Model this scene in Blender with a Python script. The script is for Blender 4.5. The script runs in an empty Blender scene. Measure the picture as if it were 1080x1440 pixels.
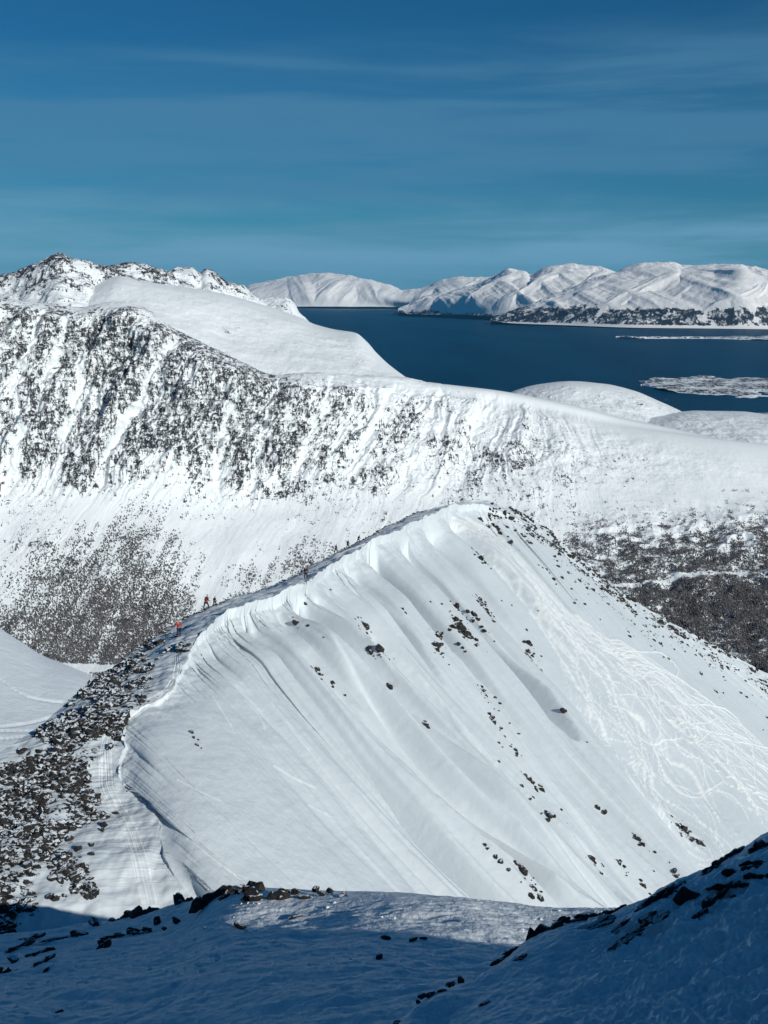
import bpy, math, random
import numpy as np
from mathutils import Vector

random.seed(7)
RNG = np.random.default_rng(11)
R = math.radians
scene = bpy.context.scene
COL = scene.collection

# ------------------------------------------------------------------ camera model (metres, sea level z = 0)
F = 1500.0; CX = 540.0; CY = 720.0
CAMZ = 1000.0
TH = math.atan(315.0 / F)
CT, ST = math.cos(TH), math.sin(TH)
SUN_AZ = R(46.0)      # to the right of straight behind the camera
SUN_EL = R(25.0)
SUN = np.array([math.sin(SUN_AZ) * math.cos(SUN_EL), -math.cos(SUN_AZ) * math.cos(SUN_EL), math.sin(SUN_EL)])

def unproj(px, py, D):
    px = np.asarray(px, float); py = np.asarray(py, float); D = np.asarray(D, float)
    a = (px - CX) / F; b = (CY - py) / F
    fw = CT + b * ST; up = b * CT - ST
    t = D / fw
    return np.stack(np.broadcast_arrays(a * t, D, up * t + CAMZ), -1)

def proj(P):
    P = np.asarray(P, float)
    x = P[..., 0]; y = P[..., 1]; z = P[..., 2] - CAMZ
    d = y * CT - z * ST; u = y * ST + z * CT
    d = np.where(d < 0.01, 0.01, d)
    return CX + F * x / d, CY - F * u / d, d

# ------------------------------------------------------------------ interpolation and noise
def pchip(x, Y, xq):
    x = np.asarray(x, float); Y = np.asarray(Y, float); xq = np.clip(np.asarray(xq, float), x[0], x[-1])
    n = len(x); h = np.diff(x)
    sh = (-1,) + (1,) * (Y.ndim - 1)
    hh = h.reshape(sh); d = np.diff(Y, axis=0) / hh
    m = np.zeros_like(Y)
    if n == 2:
        m[:] = d[0]
    else:
        w1 = 2 * hh[1:] + hh[:-1]; w2 = hh[1:] + 2 * hh[:-1]
        d0, d1 = d[:-1], d[1:]
        ok = d0 * d1 > 0
        with np.errstate(divide='ignore', invalid='ignore'):
            mm = (w1 + w2) / (w1 / d0 + w2 / d1)
        m[1:-1] = np.where(ok, mm, 0); m[0] = d[0]; m[-1] = d[-1]
    i = np.clip(np.searchsorted(x, xq) - 1, 0, n - 2)
    t = ((xq - x[i]) / h[i]).reshape(sh); hi = h[i].reshape(sh)
    t2 = t * t; t3 = t2 * t
    return (2*t3 - 3*t2 + 1) * Y[i] + (t3 - 2*t2 + t) * hi * m[i] + (-2*t3 + 3*t2) * Y[i+1] + (t3 - t2) * hi * m[i+1]

_p = np.random.default_rng(5).permutation(256)
PERM = np.concatenate([_p, _p, _p]).astype(np.int32)
_g = np.random.default_rng(6).normal(size=(256, 3)); _g /= np.linalg.norm(_g, axis=1)[:, None]
GR = _g.astype(np.float32)

def perlin(x, y, z):
    x = np.asarray(x); y = np.asarray(y); z = np.asarray(z)
    x, y, z = np.broadcast_arrays(x, y, z)
    xi = np.floor(x); yi = np.floor(y); zi = np.floor(z)
    xf = (x - xi).astype(np.float32); yf = (y - yi).astype(np.float32); zf = (z - zi).astype(np.float32)
    xi = xi.astype(np.int64) & 255; yi = yi.astype(np.int64) & 255; zi = zi.astype(np.int64) & 255
    u = xf*xf*xf*(xf*(xf*6-15)+10); v = yf*yf*yf*(yf*(yf*6-15)+10); w = zf*zf*zf*(zf*(zf*6-15)+10)
    def g(dx, dy, dz):
        h = PERM[PERM[PERM[(xi+dx) & 255] + ((yi+dy) & 255)] + ((zi+dz) & 255)]
        q = GR[h]
        return q[..., 0]*(xf-dx) + q[..., 1]*(yf-dy) + q[..., 2]*(zf-dz)
    a = g(0,0,0); a = a + u*(g(1,0,0)-a)
    b = g(0,1,0); b = b + u*(g(1,1,0)-b)
    c = g(0,0,1); c = c + u*(g(1,0,1)-c)
    d = g(0,1,1); d = d + u*(g(1,1,1)-d)
    a = a + v*(b-a); c = c + v*(d-c)
    return (a + w*(c-a)) * 1.6

def fbm(x, y, z, octv=4, gain=.5, ridged=False, seed=0.0):
    s = 0; a = 1.0; f = 1.0; tot = 0
    for k in range(octv):
        n = perlin(x*f + 17.3*k + seed, y*f + 5.1*k + seed*1.7, z*f + 9.7*k)
        if ridged: n = 1 - 2*np.abs(n)
        s = s + a*n; tot += a; a *= gain; f *= 2.03
    return s / tot

def smooth(a, b, x):
    t = np.clip((x - a) / (b - a), 0, 1); return t*t*(3-2*t)

def table(rows, x0, x1, y0, y1, px, py):
    T = np.array([[int(c) for c in r] for r in rows], float) / 9.0
    ny, nx = T.shape
    fx = np.clip((px - x0) / (x1 - x0) * (nx - 1), 0, nx - 1.001); fy = np.clip((py - y0) / (y1 - y0) * (ny - 1), 0, ny - 1.001)
    i = fx.astype(int); j = fy.astype(int); u = fx - i; v = fy - j
    return (T[j, i]*(1-u) + T[j, i+1]*u)*(1-v) + (T[j+1, i]*(1-u) + T[j+1, i+1]*u)*v

# ------------------------------------------------------------------ object helpers
def tag(o, label=None, cat=None, group=None, kind=None):
    if label: o['label'] = label
    if cat: o['category'] = cat
    if group: o['group'] = group
    if kind: o['kind'] = kind
    return o

def mesh_obj(name, V, Fc, mats, parent=None, smooth_=True, attrs=None, midx=None):
    me = bpy.data.meshes.new(name)
    V = np.asarray(V, np.float32).reshape(-1, 3); Fc = np.asarray(Fc, np.int32)
    k = Fc.shape[1]; n = len(Fc)
    me.vertices.add(len(V)); me.vertices.foreach_set('co', V.ravel())
    me.loops.add(n*k); me.loops.foreach_set('vertex_index', Fc.ravel())
    me.polygons.add(n)
    me.polygons.foreach_set('loop_start', np.arange(0, n*k, k, dtype=np.int32))
    me.polygons.foreach_set('use_smooth', np.full(n, smooth_, dtype=bool))
    if not isinstance(mats, (list, tuple)): mats = [mats]
    for m in mats: me.materials.append(m)
    if midx is not None: me.polygons.foreach_set('material_index', np.asarray(midx, np.int32))
    if attrs:
        for an, av in attrs.items():
            a = me.attributes.new(an, 'FLOAT', 'POINT'); a.data.foreach_set('value', np.asarray(av, np.float32).ravel())
    me.update(calc_edges=True); me.validate()
    o = bpy.data.objects.new(name, me); COL.objects.link(o)
    if parent is not None: o.parent = parent
    return o

def grid_faces(nu, nv):
    i = np.arange(nu*nv).reshape(nu, nv)
    return np.stack([i[:-1, :-1], i[1:, :-1], i[1:, 1:], i[:-1, 1:]], -1).reshape(-1, 4)

def normals(P):
    du = np.gradient(P, axis=0); dv = np.gradient(P, axis=1)
    n = np.cross(du, dv); L = np.linalg.norm(n, axis=-1, keepdims=True); n = n / np.maximum(L, 1e-9)
    if np.mean(n[..., 2]) < 0: n = -n
    return n

def sheet(name, P, mat, attrs=None, label=None):
    nu, nv = P.shape[:2]
    Fc = grid_faces(nu, nv)
    n = np.cross(P[nu//2+1, nv//2]-P[nu//2, nv//2], P[nu//2, nv//2+1]-P[nu//2, nv//2])
    if n[2] < 0: Fc = Fc[:, ::-1]
    o = mesh_obj(name, P.reshape(-1, 3), Fc, mat, attrs=attrs)
    tag(o, label=label, kind='structure')
    return o

class Lookup:
    def __init__(s, P, N):
        s.P = P.reshape(-1, 3); s.N = N.reshape(-1, 3)
        s.x, s.y, s.d = proj(s.P)
    def at(s, px, py, tol=2.5):
        r = (s.x-px)**2 + (s.y-py)**2
        m = np.where(r < tol*tol)[0]
        if len(m) == 0: i = int(np.argmin(r))
        else:
            dm = s.d[m].min(); q = m[s.d[m] < dm*1.03]; i = int(q[np.argmin(r[q])])
        return s.P[i].copy(), s.N[i].copy()

def curtain(rows, x0, x1, nx, nv, vk=None):
    """rows from far/top to near/bottom, each a polyline of (px, py, D)."""
    xs = np.linspace(x0, x1, nx)
    Y = []; D = []
    for r in rows:
        r = sorted(r); a = np.array(r, float)
        Y.append(pchip(a[:, 0], a[:, 1], xs)); D.append(pchip(a[:, 0], 1/a[:, 2], xs))
    Y = np.array(Y); D = np.array(D)
    k = np.arange(len(rows)) if vk is None else np.array(vk, float)
    q = np.linspace(k[0], k[-1], nv)
    YY = pchip(k, Y, q).T; DD = pchip(k, D, q).T
    PX = np.repeat(xs[:, None], nv, 1)
    return PX, YY, unproj(PX, YY, 1/DD)

# ------------------------------------------------------------------ materials
def nmat(name):
    m = bpy.data.materials.new(name); m.use_nodes = True
    nt = m.node_tree
    b = nt.nodes['Principled BSDF']
    return m, nt, b

def N_(nt, t, **kw):
    n = nt.nodes.new(t)
    for k, v in kw.items(): setattr(n, k, v)
    return n

def noise(nt, vec, scale, detail=6, rough=.6, dist=0):
    n = N_(nt, 'ShaderNodeTexNoise'); n.inputs['Scale'].default_value = scale; n.inputs['Detail'].default_value = detail
    n.inputs['Roughness'].default_value = rough; n.inputs['Distortion'].default_value = dist
    nt.links.new(vec, n.inputs['Vector']); return n.outputs['Fac']

def mapping(nt, vec, scale=(1,1,1), rot=(0,0,0)):
    m = N_(nt, 'ShaderNodeMapping'); m.inputs['Scale'].default_value = scale; m.inputs['Rotation'].default_value = rot
    nt.links.new(vec, m.inputs['Vector']); return m.outputs['Vector']

def math_(nt, op, a, b=None, c=None, clamp=False):
    m = N_(nt, 'ShaderNodeMath', operation=op, use_clamp=clamp)
    for i, v in enumerate((a, b, c)):
        if v is None: continue
        if isinstance(v, (int, float)): m.inputs[i].default_value = v
        else: nt.links.new(v, m.inputs[i])
    return m.outputs[0]

def maprange(nt, v, a, b, c=0, d=1, smooth_=True):
    m = N_(nt, 'ShaderNodeMapRange'); m.interpolation_type = 'SMOOTHSTEP' if smooth_ else 'LINEAR'
    m.inputs['From Min'].default_value = a; m.inputs['From Max'].default_value = b
    m.inputs['To Min'].default_value = c; m.inputs['To Max'].default_value = d
    nt.links.new(v, m.inputs['Value']); return m.outputs['Result']

def mixc(nt, f, a, b):
    m = N_(nt, 'ShaderNodeMix', data_type='RGBA')
    if isinstance(f, (int, float)): m.inputs['Factor'].default_value = f
    else: nt.links.new(f, m.inputs['Factor'])
    for s, v in (('A', a), ('B', b)):
        i = [q for q in m.inputs if q.name == s and q.type == 'RGBA'][0]
        if isinstance(v, tuple): i.default_value = (*v, 1)
        else: nt.links.new(v, i)
    return [q for q in m.outputs if q.type == 'RGBA'][0]

def attr(nt, n):
    a = N_(nt, 'ShaderNodeAttribute', attribute_name=n); return a.outputs['Fac']

def bump(nt, b, h, dist, strength=1.0, chain=None):
    n = N_(nt, 'ShaderNodeBump'); n.inputs['Distance'].default_value = dist; n.inputs['Strength'].default_value = strength
    nt.links.new(h, n.inputs['Height'])
    if chain is not None: nt.links.new(chain, n.inputs['Normal'])
    nt.links.new(n.outputs['Normal'], b.inputs['Normal']); return n.outputs['Normal']

SNOW = (.80, .845, .865)
SNOW2 = (.86, .895, .90)
def snow_material(name, grain, bdist, grain2=None, bdist2=0.0, track=False, stretch=None, base=SNOW):
    m, nt, b = nmat(name)
    tc = N_(nt, 'ShaderNodeTexCoord').outputs['Object']
    v = tc if stretch is None else mapping(nt, tc, stretch[0], stretch[1])
    n1 = noise(nt, tc, grain, 5, .6)
    ch = bump(nt, b, n1, bdist)
    if grain2:
        n2 = noise(nt, v, grain2, 5, .6)
        ch = bump(nt, b, n2, bdist2, chain=ch)
    big = noise(nt, tc, grain*.12, 3, .5)
    c = mixc(nt, maprange(nt, big, .3, .7), base, tuple(q+.025 for q in base))
    if track:
        t = attr(nt, 'track')
        c = mixc(nt, maprange(nt, t, .05, .7), c, (.92, .945, .93))
    if track:
        # bare ground showing through the thin wind-stripped snow
        rk = attr(nt, 'bare'); f = noise(nt, tc, 1.1, 7, .68)
        k = math_(nt, 'ADD', f, math_(nt, 'MULTIPLY', rk, .27))
        kk = maprange(nt, k, .74, .78)
        c = mixc(nt, kk, c, (.022, .02, .019))
    nt.links.new(c, b.inputs['Base Color'])
    b.inputs['Roughness'].default_value = .62
    b.inputs['Specular IOR Level'].default_value = .3
    return m

def rocky_snow(name, s, col=(.055, .055, .06), skew=0.0, b1=4.0, snowc=SNOW2, base=.08):
    """snow with procedural rock where the 'rock' attribute is high; s = feature size in metres"""
    m, nt, b = nmat(name)
    tc = N_(nt, 'ShaderNodeTexCoord').outputs['Object']
    rk = attr(nt, 'rock')
    va = mapping(nt, tc, (1.3, .7, .30), (0, R(skew), 0))
    n1 = noise(nt, va, 1/s, 9, .70, .5)
    vb = mapping(nt, tc, (.45, .45, 1.5), (0, R(-34), 0))
    n2 = noise(nt, vb, 1.3/s, 7, .68, .4)
    n3 = noise(nt, tc, 4.0/s, 4, .7)
    nv = noise(nt, mapping(nt, tc, (1.5, .8, .45), (0, R(skew+8), 0)), .8/s, 3, .55, .9)
    vein = maprange(nt, math_(nt, 'ABSOLUTE', math_(nt, 'SUBTRACT', nv, .5)), 0, .075, 1, 0)
    h = math_(nt, 'ADD', math_(nt, 'MULTIPLY', n1, .55), math_(nt, 'MULTIPLY', n2, .45))
    h = math_(nt, 'ADD', h, math_(nt, 'MULTIPLY', vein, .075))
    k = math_(nt, 'ADD', h, math_(nt, 'MULTIPLY', rk, .20))
    k = math_(nt, 'ADD', k, math_(nt, 'MULTIPLY', math_(nt, 'SUBTRACT', n3, .5), .20))
    f = maprange(nt, k, .683, .722)
    gate = maprange(nt, rk, .04, .16)
    n4 = noise(nt, mapping(nt, tc, (1, 1, .6), (0, R(skew), 0)), 2.6/s, 4, .75)
    f = math_(nt, 'MULTIPLY', f, maprange(nt, n4, .52, .62, 1, .35))
    f = math_(nt, 'MULTIPLY', f, gate)
    rc = mixc(nt, maprange(nt, n3, .4, .8), col, tuple(c*2.0 for c in col))
    c = mixc(nt, f, snowc, rc)
    nt.links.new(c, b.inputs['Base Color'])
    b.inputs['Roughness'].default_value = .75
    b.inputs['Specular IOR Level'].default_value = .2
    hh = math_(nt, 'ADD', math_(nt, 'MULTIPLY', n1, .6), math_(nt, 'MULTIPLY', n3, .25))
    hh = math_(nt, 'MULTIPLY', hh, math_(nt, 'ADD', math_(nt, 'MULTIPLY', rk, .8), base))
    bump(nt, b, hh, b1)
    return m

def rock_material():
    m, nt, b = nmat('rock')
    tc = N_(nt, 'ShaderNodeTexCoord').outputs['Object']
    geo = N_(nt, 'ShaderNodeNewGeometry')
    oi = N_(nt, 'ShaderNodeObjectInfo').outputs['Random']
    n1 = noise(nt, tc, 2.2, 8, .7, .4); n2 = noise(nt, tc, 14, 5, .7)
    c = mixc(nt, maprange(nt, n1, .35, .7), (.010, .0095, .009), (.034, .028, .024))
    c = mixc(nt, maprange(nt, n2, .55, .8), c, (.07, .058, .048))
    sp = N_(nt, 'ShaderNodeSeparateXYZ'); nt.links.new(geo.outputs['Normal'], sp.inputs[0])
    # snow lodged on upward faces
    k = math_(nt, 'ADD', sp.outputs['Z'], math_(nt, 'MULTIPLY', math_(nt, 'SUBTRACT', n1, .5), 1.1))
    k = math_(nt, 'ADD', k, math_(nt, 'MULTIPLY', oi, .12))
    f = maprange(nt, k, .93, .99)
    c = mixc(nt, f, c, SNOW)
    nt.links.new(c, b.inputs['Base Color'])
    b.inputs['Roughness'].default_value = .8
    hh = math_(nt, 'ADD', n1, math_(nt, 'MULTIPLY', n2, .3))
    bump(nt, b, hh, .12)
    return m

def plain(name, col, rough=.7, n=8.0):
    m, nt, b = nmat(name)
    tc = N_(nt, 'ShaderNodeTexCoord').outputs['Object']
    f = noise(nt, tc, n, 4, .6)
    nt.links.new(mixc(nt, f, tuple(c*.75 for c in col), tuple(min(1, c*1.25) for c in col)), b.inputs['Base Color'])
    b.inputs['Roughness'].default_value = rough
    return m

M = {}
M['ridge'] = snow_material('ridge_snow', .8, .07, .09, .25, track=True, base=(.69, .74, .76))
M['fg'] = snow_material('foreground_snow', 7.0, .035, 1.6, .10, stretch=((1, .35, 1), (0, 0, R(60))))
M['bowl'] = snow_material('bowl_snow', .05, 2.0)
M['mount'] = rocky_snow('mountain_rock_and_snow', 18.0, col=(.032, .032, .036), skew=30, b1=7)
M['peaks'] = rocky_snow('peak_rock_and_snow', 32.0, col=(.028, .028, .032), skew=15, b1=12)
M['plateau'] = rocky_snow('plateau_snow', 45.0, b1=18, base=.4)
M['far'] = rocky_snow('distant_rock_and_snow', 420.0, col=(.025, .03, .04), b1=45, snowc=(.93, .91, .88))
M['isle'] = rocky_snow('island_rock_and_snow', 60.0, col=(.03, .035, .045), b1=6)
M['rock'] = rock_material()

# ------------------------------------------------------------------ NEAR RIDGE
# plane of the big snow face: depth of the plane seen through a pixel
def d_plane(px, py):
    a = (px-CX)/F; b = (CY-py)/F; fw = CT+b*ST; sl = (b*CT-ST)/fw; xx = a/fw
    return -55.8/(sl + .75*xx - .0)

# station: silhouette (px,py,D) , cornice edge (px,py,D) , end of the flute (px,py)
ST_ = [
 ((-260, 1470,  62), ( 380, 1400,  72), ( 560, 1480)),
 ((-230, 1330,  68), ( 285, 1262,  80), ( 470, 1400)),
 ((-190, 1240,  76), ( 240, 1200,  84), ( 480, 1385)),
 ((-150, 1180,  86), ( 226, 1135,  91), ( 505, 1370)),
 (( -80, 1120,  92), ( 168, 1085,  97), ( 520, 1375)),
 ((   0, 1058, 100), ( 172, 1012, 105), ( 560, 1380)),
 ((  60, 1016, 108), ( 238, 962,  114), ( 620, 1380)),
 (( 118, 968,  118), ( 256, 925,  122), ( 680, 1380)),
 (( 178, 924,  130), ( 292, 880,  134), ( 750, 1380)),
 (( 232, 886,  143), ( 330, 855,  145), ( 805, 1380)),
 (( 268, 868,  150), ( 362, 846,  152), ( 850, 1375)),
 (( 310, 848,  160), ( 432, 818,  168), ( 930, 1365)),
 (( 372, 828,  178), ( 468, 792,  194), ( 990, 1350)),
 (( 430, 800,  200), ( 500, 774,  213), (1030, 1345)),
 (( 505, 762,  236), ( 556, 745,  246), (1090, 1340)),
 (( 570, 728,  280), ( 610, 723,  285), (1140, 1320)),
 (( 600, 718,  305), ( 655, 707,  320), (1180, 1300)),
 (( 665, 703,  338), ( 700, 718,  334), (1195, 1275)),
 (( 742, 726,  350), ( 765, 755,  340), (1215, 1240)),
 (( 800, 772,  354), ( 818, 800,  344), (1240, 1215)),
 (( 880, 836,  356), ( 893, 856,  347), (1265, 1190)),
 (( 950, 878,  358), ( 960, 896,  350), (1300, 1175)),
 ((1080, 948,  360), (1085, 966,  352), (1380, 1180)),
 ((1240, 1030, 362), (1245, 1050, 354), (1500, 1220)),
]
def build_ridge():
    n = len(ST_)
    S = np.array([s[0] for s in ST_], float); C = np.array([s[1] for s in ST_], float); E = np.array([s[2] for s in ST_], float)
    L = np.concatenate([[0], np.cumsum(np.hypot(*(np.diff(C[:, :2], axis=0) + .3*np.diff(S[:, :2], axis=0)).T))])
    nu = 1750
    # more samples where it is near
    q = np.linspace(0, L[-1], nu)
    S = pchip(L, S, q); C = pchip(L, C, q); E = pchip(L, E, q)
    # ragged, scalloped cornice line
    w = fbm(q/60, 0*q, 0*q+3.3, 6, .62); left = smooth(L[5], L[3], q)*0 + (1 - smooth(L[16], L[18], q)) * smooth(L[1], L[3], q)
    C[:, 0] += w*14*left; C[:, 1] += fbm(q/38, 0*q+7, 0*q, 6, .62)*9*left*(C[:, 2] < 400)
    S[:, 1] += fbm(q/30, 0*q+1, 0*q+9, 4)*3.0
    nB, nA, nK = 430, 640, 26
    rows_px = []; rows_py = []; rows_iD = []
    # hidden back slope
    for t in np.linspace(1, 0, nK, endpoint=False):
        rows_px.append(S[:, 0]-60*t); rows_py.append(S[:, 1] + 260*t); rows_iD.append(1/(S[:, 2]*(1+.55*t)))
    for t in np.linspace(0, 1, nB, endpoint=False):
        rows_px.append(S[:, 0]*(1-t)+C[:, 0]*t); rows_py.append(S[:, 1]*(1-t)+C[:, 1]*t); rows_iD.append((1-t)/S[:, 2]+t/C[:, 2])
    rC = C[:, 2]/d_plane(C[:, 0], C[:, 1])
    for t in np.linspace(0, 1, nA):
        bend = 5*np.sin(np.pi*t)
        x = C[:, 0]*(1-t)+E[:, 0]*t - bend*.7; y = C[:, 1]*(1-t)+E[:, 1]*t + bend
        wR = smooth(600, 740, C[:, 0])
        rr = 1+(rC-1)*np.exp(-t*3.2)
        DE = pchip([560, 655, 700, 765, 818, 893, 960, 1085, 1245], [185, 195, 210, 235, 262, 285, 305, 322, 330], C[:, 0])
        rows_px.append(x); rows_py.append(y); rows_iD.append((1-wR)/(d_plane(x, y)*rr)+wR*((1-t)/C[:, 2]+t/DE))
    PX = np.array(rows_px).T; PY = np.array(rows_py).T; ID = np.array(rows_iD).T
    P = unproj(PX, PY, 1/ID)
    for it in range(3):      # round the shoulder where the trail meets the face
        Q = np.cumsum(np.pad(P, ((0, 0), (31, 30), (0, 0)), mode='edge'), axis=1)
        Q = (Q[:, 61:]-Q[:, :-61])/61
        Q = np.concatenate([Q, P[:, Q.shape[1]:]], 1)
        wv = np.exp(-((np.arange(P.shape[1])-(nK+nB))/75.0)**4)[None, :]*(1-smooth(L[6], L[8], q))[:, None]
        P = P+(Q-P)*wv[..., None]
    N = normals(P)
    u = q[:, None]; nv = P.shape[1]
    tv = np.zeros(nv); tv[nK+nB:] = np.linspace(0, 1, nA)
    tb = np.zeros(nv); tb[nK:nK+nB] = np.linspace(0, 1, nB); tb[nK+nB:] = 1
    T = tv[None, :]; Bm = tb[None, :]
    onA = (np.arange(nv) >= nK+nB)[None, :]*1.0
    dist = 1/ID
    # --- flutes and ribs running down the face
    Uw = u + 4*fbm(u/90, T*2, 0*u, 2)
    un = smooth(L[6], L[11], u)
    right = smooth(L[14], L[18], u)
    big = fbm(Uw/72, T*.8, 0*u+1.0, 1)
    med = fbm(Uw/30, T*1.1, 0*u+4.0, 2)
    fine = fbm(Uw/10, T*2.2, 0*u+8.0, 3)
    # sharp-crested (dune like) profile
    ph = med*2.0
    saw = -np.abs(med)
    env = smooth(.0, .05, T)*(1-.35*smooth(.4, 1.0, T))*(.8+.5*smooth(L[8], L[12], u))
    X0, Y0 = P[..., 0], P[..., 1]
    A = un*(1-.97*right)
    rb = fbm(Uw/24, T*.9, 0*u+14.0, 2)
    hot = smooth(-.25, .35, fbm(u/80, T*2.2, 0*u+22.0, 2))
    disp = onA*A*(big*5.0*smooth(0, .18, T) + med*7.2*env + saw*6.4*env - 4.2*np.abs(rb)*env*(.35+.65*hot) + fine*.40*env)
    disp += onA*(1-un)*.7*fbm(X0/22, Y0/22, T*0, 3)*smooth(0, .1, T)
    # steep lip under the cornice: pull the face in just below the edge
    lip = (1-smooth(L[16], L[18], u))*smooth(L[2], L[4], u)
    disp += -onA*lip*(.12+.88*smooth(L[6], L[10], u))*(1.3+.9*fbm(u/33, T*4, 0*u+2, 4, .6))*smooth(0, .008, T)*(1-smooth(.03, .13, T))*1.2
    # --- general undulation, everywhere
    X, Y, Z = P[..., 0], P[..., 1], P[..., 2]
    disp += .9*fbm(X/26, Y/26, Z/26, 3)*(onA*.4+.6*(1-onA))
    # wind-worked ridge top
    top = (1-onA)*smooth(0, .12, Bm)
    disp += top*(.75*fbm(X/7, Y/9, Z/7, 4, .55)+.25*fbm(X/2.2, Y/3, Z/2.2, 3))
    disp += onA*(1-smooth(.0, .10, T))*.5*fbm(X/3, Y/3, Z/3, 4)*lip
    disp += onA*.05*fbm(X/1.5, Y/1.5, Z/1.5, 3)
    track, bare = ridge_tracks(PX, PY, onA, top)
    disp += track[1]*np.clip(dist/190, .35, 1.4)
    P2 = P + N*disp[..., None]
    N2 = normals(P2)
    return PX, PY, P2, N2, dict(track=track[0], bare=bare), onA, T, Bm, u, L

RW, RH, RS = 1500, 1500, 2   # raster in half pixels: x -100..., y 650..
def ridge_tracks(PX, PY, onA, top):
    ox, oy = -120, 640
    W, H = 1400*RS, 760*RS
    lin = np.zeros((H, W), np.float32); dep = np.zeros((H, W), np.float32)
    def stroke(pts, w, amp=1.0, d=.13):
        pts = np.array(pts, float); s = np.concatenate([[0], np.cumsum(np.hypot(*np.diff(pts, axis=0).T))])
        q = np.arange(0, s[-1], .5); c = pchip(s, pts, q)
        for (x, y) in c:
            cx = (x-ox)*RS; cy = (y-oy)*RS; r = int(3*w*RS)+1
            x0, y0 = int(cx)-r, int(cy)-r
            if x0 < 0 or y0 < 0 or x0+2*r+1 >= W or y0+2*r+1 >= H: continue
            yy, xx = np.mgrid[y0:y0+2*r+1, x0:x0+2*r+1]
            g = ((xx-cx)**2+(yy-cy)**2)/(w*RS)**2
            k = np.exp(-g)*amp
            lin[y0:y0+2*r+1, x0:x0+2*r+1] = np.maximum(lin[y0:y0+2*r+1, x0:x0+2*r+1], k)
            k2 = (-np.exp(-g*1.6)+.55*np.exp(-(np.sqrt(g)-1.5)**2*3))*d*amp
            a = dep[y0:y0+2*r+1, x0:x0+2*r+1]
            dep[y0:y0+2*r+1, x0:x0+2*r+1] = np.where(np.abs(k2) > np.abs(a), k2, a)
    rg = random.Random(3)
    # ski run centre line and half width
    cl = np.array([(640, 722), (690, 760), (735, 812), (780, 868), (830, 918), (880, 968), (940, 1030), (1000, 1095), (1060, 1160), (1120, 1225)], float)
    hw = np.array([10, 16, 18, 22, 34, 48, 62, 74, 78, 80], float)
    s = np.arange(len(cl))
    for i in range(120):
        a = rg.uniform(0, 6.2); b = a+rg.uniform(1.8, 6) if i > 22 else 9
        b = min(b, 9); 
        if i <= 22: a = rg.choice([0, 0, 0, 1, 2])
        t = np.arange(a, b, .22)
        if len(t) < 4: continue
        c = pchip(s, cl, t); h = pchip(s, hw, t)
        off = rg.uniform(-1, 1); ph = rg.uniform(0, 6.3); fr = rg.uniform(1.4, 3.6); am = rg.uniform(.05, .26)
        dr = rg.uniform(-.09, .09)
        o = np.clip(off+dr*(t-a), -1.05, 1.05) + am*np.sin(fr*t+ph+.6*np.sin(t*1.3+ph))
        o = np.clip(o, -1.15, 1.15)
        px = c[:, 0]+h*o*.74; py = c[:, 1]-h*o*.67
        stroke(list(zip(px, py)), rg.uniform(.38, .66), rg.uniform(.45, .95))
    for p in [
        [(846, 896), (862, 912), (880, 915), (905, 917), (928, 918), (945, 930), (955, 944), (951, 955), (960, 975), (985, 990), (1015, 996), (1035, 1010), (1050, 1030), (1058, 1042)],
        [(905, 948), (920, 945), (935, 952), (943, 968), (950, 980), (968, 992), (985, 992), (996, 1002), (998, 1012), (1012, 1022), (1028, 1042), (1036, 1060), (1050, 1085), (1080, 1110), (1110, 1140)],
        [(920, 1040), (950, 1046), (985, 1042), (1000, 1030), (1020, 1040), (1050, 1046), (1082, 1052), (1120, 1060)],
        [(1000, 1000), (1030, 1030), (1056, 1046), (1062, 1066), (1090, 1088)],
        [(870, 930), (900, 960), (925, 1000), (955, 1015), (990, 1018), (1010, 1010)],
        [(860, 985), (900, 1010), (925, 1050), (950, 1090), (985, 1115), (1020, 1105), (1050, 1110), (1090, 1125)],
    ]: stroke(p, .8, 1.0, .10)
    # churned shading over the run
    # sluff streaks on the open face
    for p, w, a in [([(236, 1156), (275, 1188), (350, 1246)], 1.3, .55), ([(342, 988), (362, 1010), (372, 1030)], 1.6, .45), ([(385, 1078), (410, 1095), (440, 1112)], 1.6, .5),
                    ([(300, 980), (318, 1010), (328, 1030)], 1.4, .5), ([(250, 1098), (275, 1112), (310, 1130)], 1.6, .4), ([(435, 1130), (470, 1152)], 1.3, .4),
                    ([(760, 960), (840, 1040), (905, 1110)], 1.5, .35), ([(700, 985), (780, 1080), (860, 1170)], 1.5, .3), ([(800, 1045), (850, 1100), (905, 1160)], 1.3, .35), ([(610, 1000), (650, 1050), (690, 1095)], 1.3, .3)]:
        stroke(p, w, a, .1)
    # boot and ski trail down the ridge
    T1 = [(252, 905), (250, 935), (236, 965), (200, 990), (160, 1020), (150, 1060), (152, 1100), (165, 1130), (185, 1165), (200, 1210), (212, 1270)]
    for k in range(16):
        dx = rg.uniform(-15, 15); a = rg.choice([0, 2, 5, 6, 7]); 
        stroke([(x+dx*min(1, .25+.07*i*1.4)+rg.uniform(-1.5, 1.5), y) for i, (x, y) in enumerate(T1)][a:], rg.uniform(.6, .95), rg.uniform(.3, .7), .10)
    for k in range(7):
        dx = k*1.3-3; stroke([(270+dx, 885), (300+dx*1.5, 866), (330+dx, 856)], .6, .4, .10); stroke([(420+dx, 822), (445+dx, 800), (480+dx, 780), (520+dx, 762)], .6, .4, .10)
    for k in range(7):
        x0 = rg.uniform(60, 130); y0 = rg.uniform(1255, 1300)
        stroke([(x0, y0), (x0+60, y0-22), (x0+120, y0-26)], .8, .4, .1)
    fx = np.clip((PX-ox)*RS, 0, W-2); fy = np.clip((PY-oy)*RS, 0, H-2)
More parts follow.
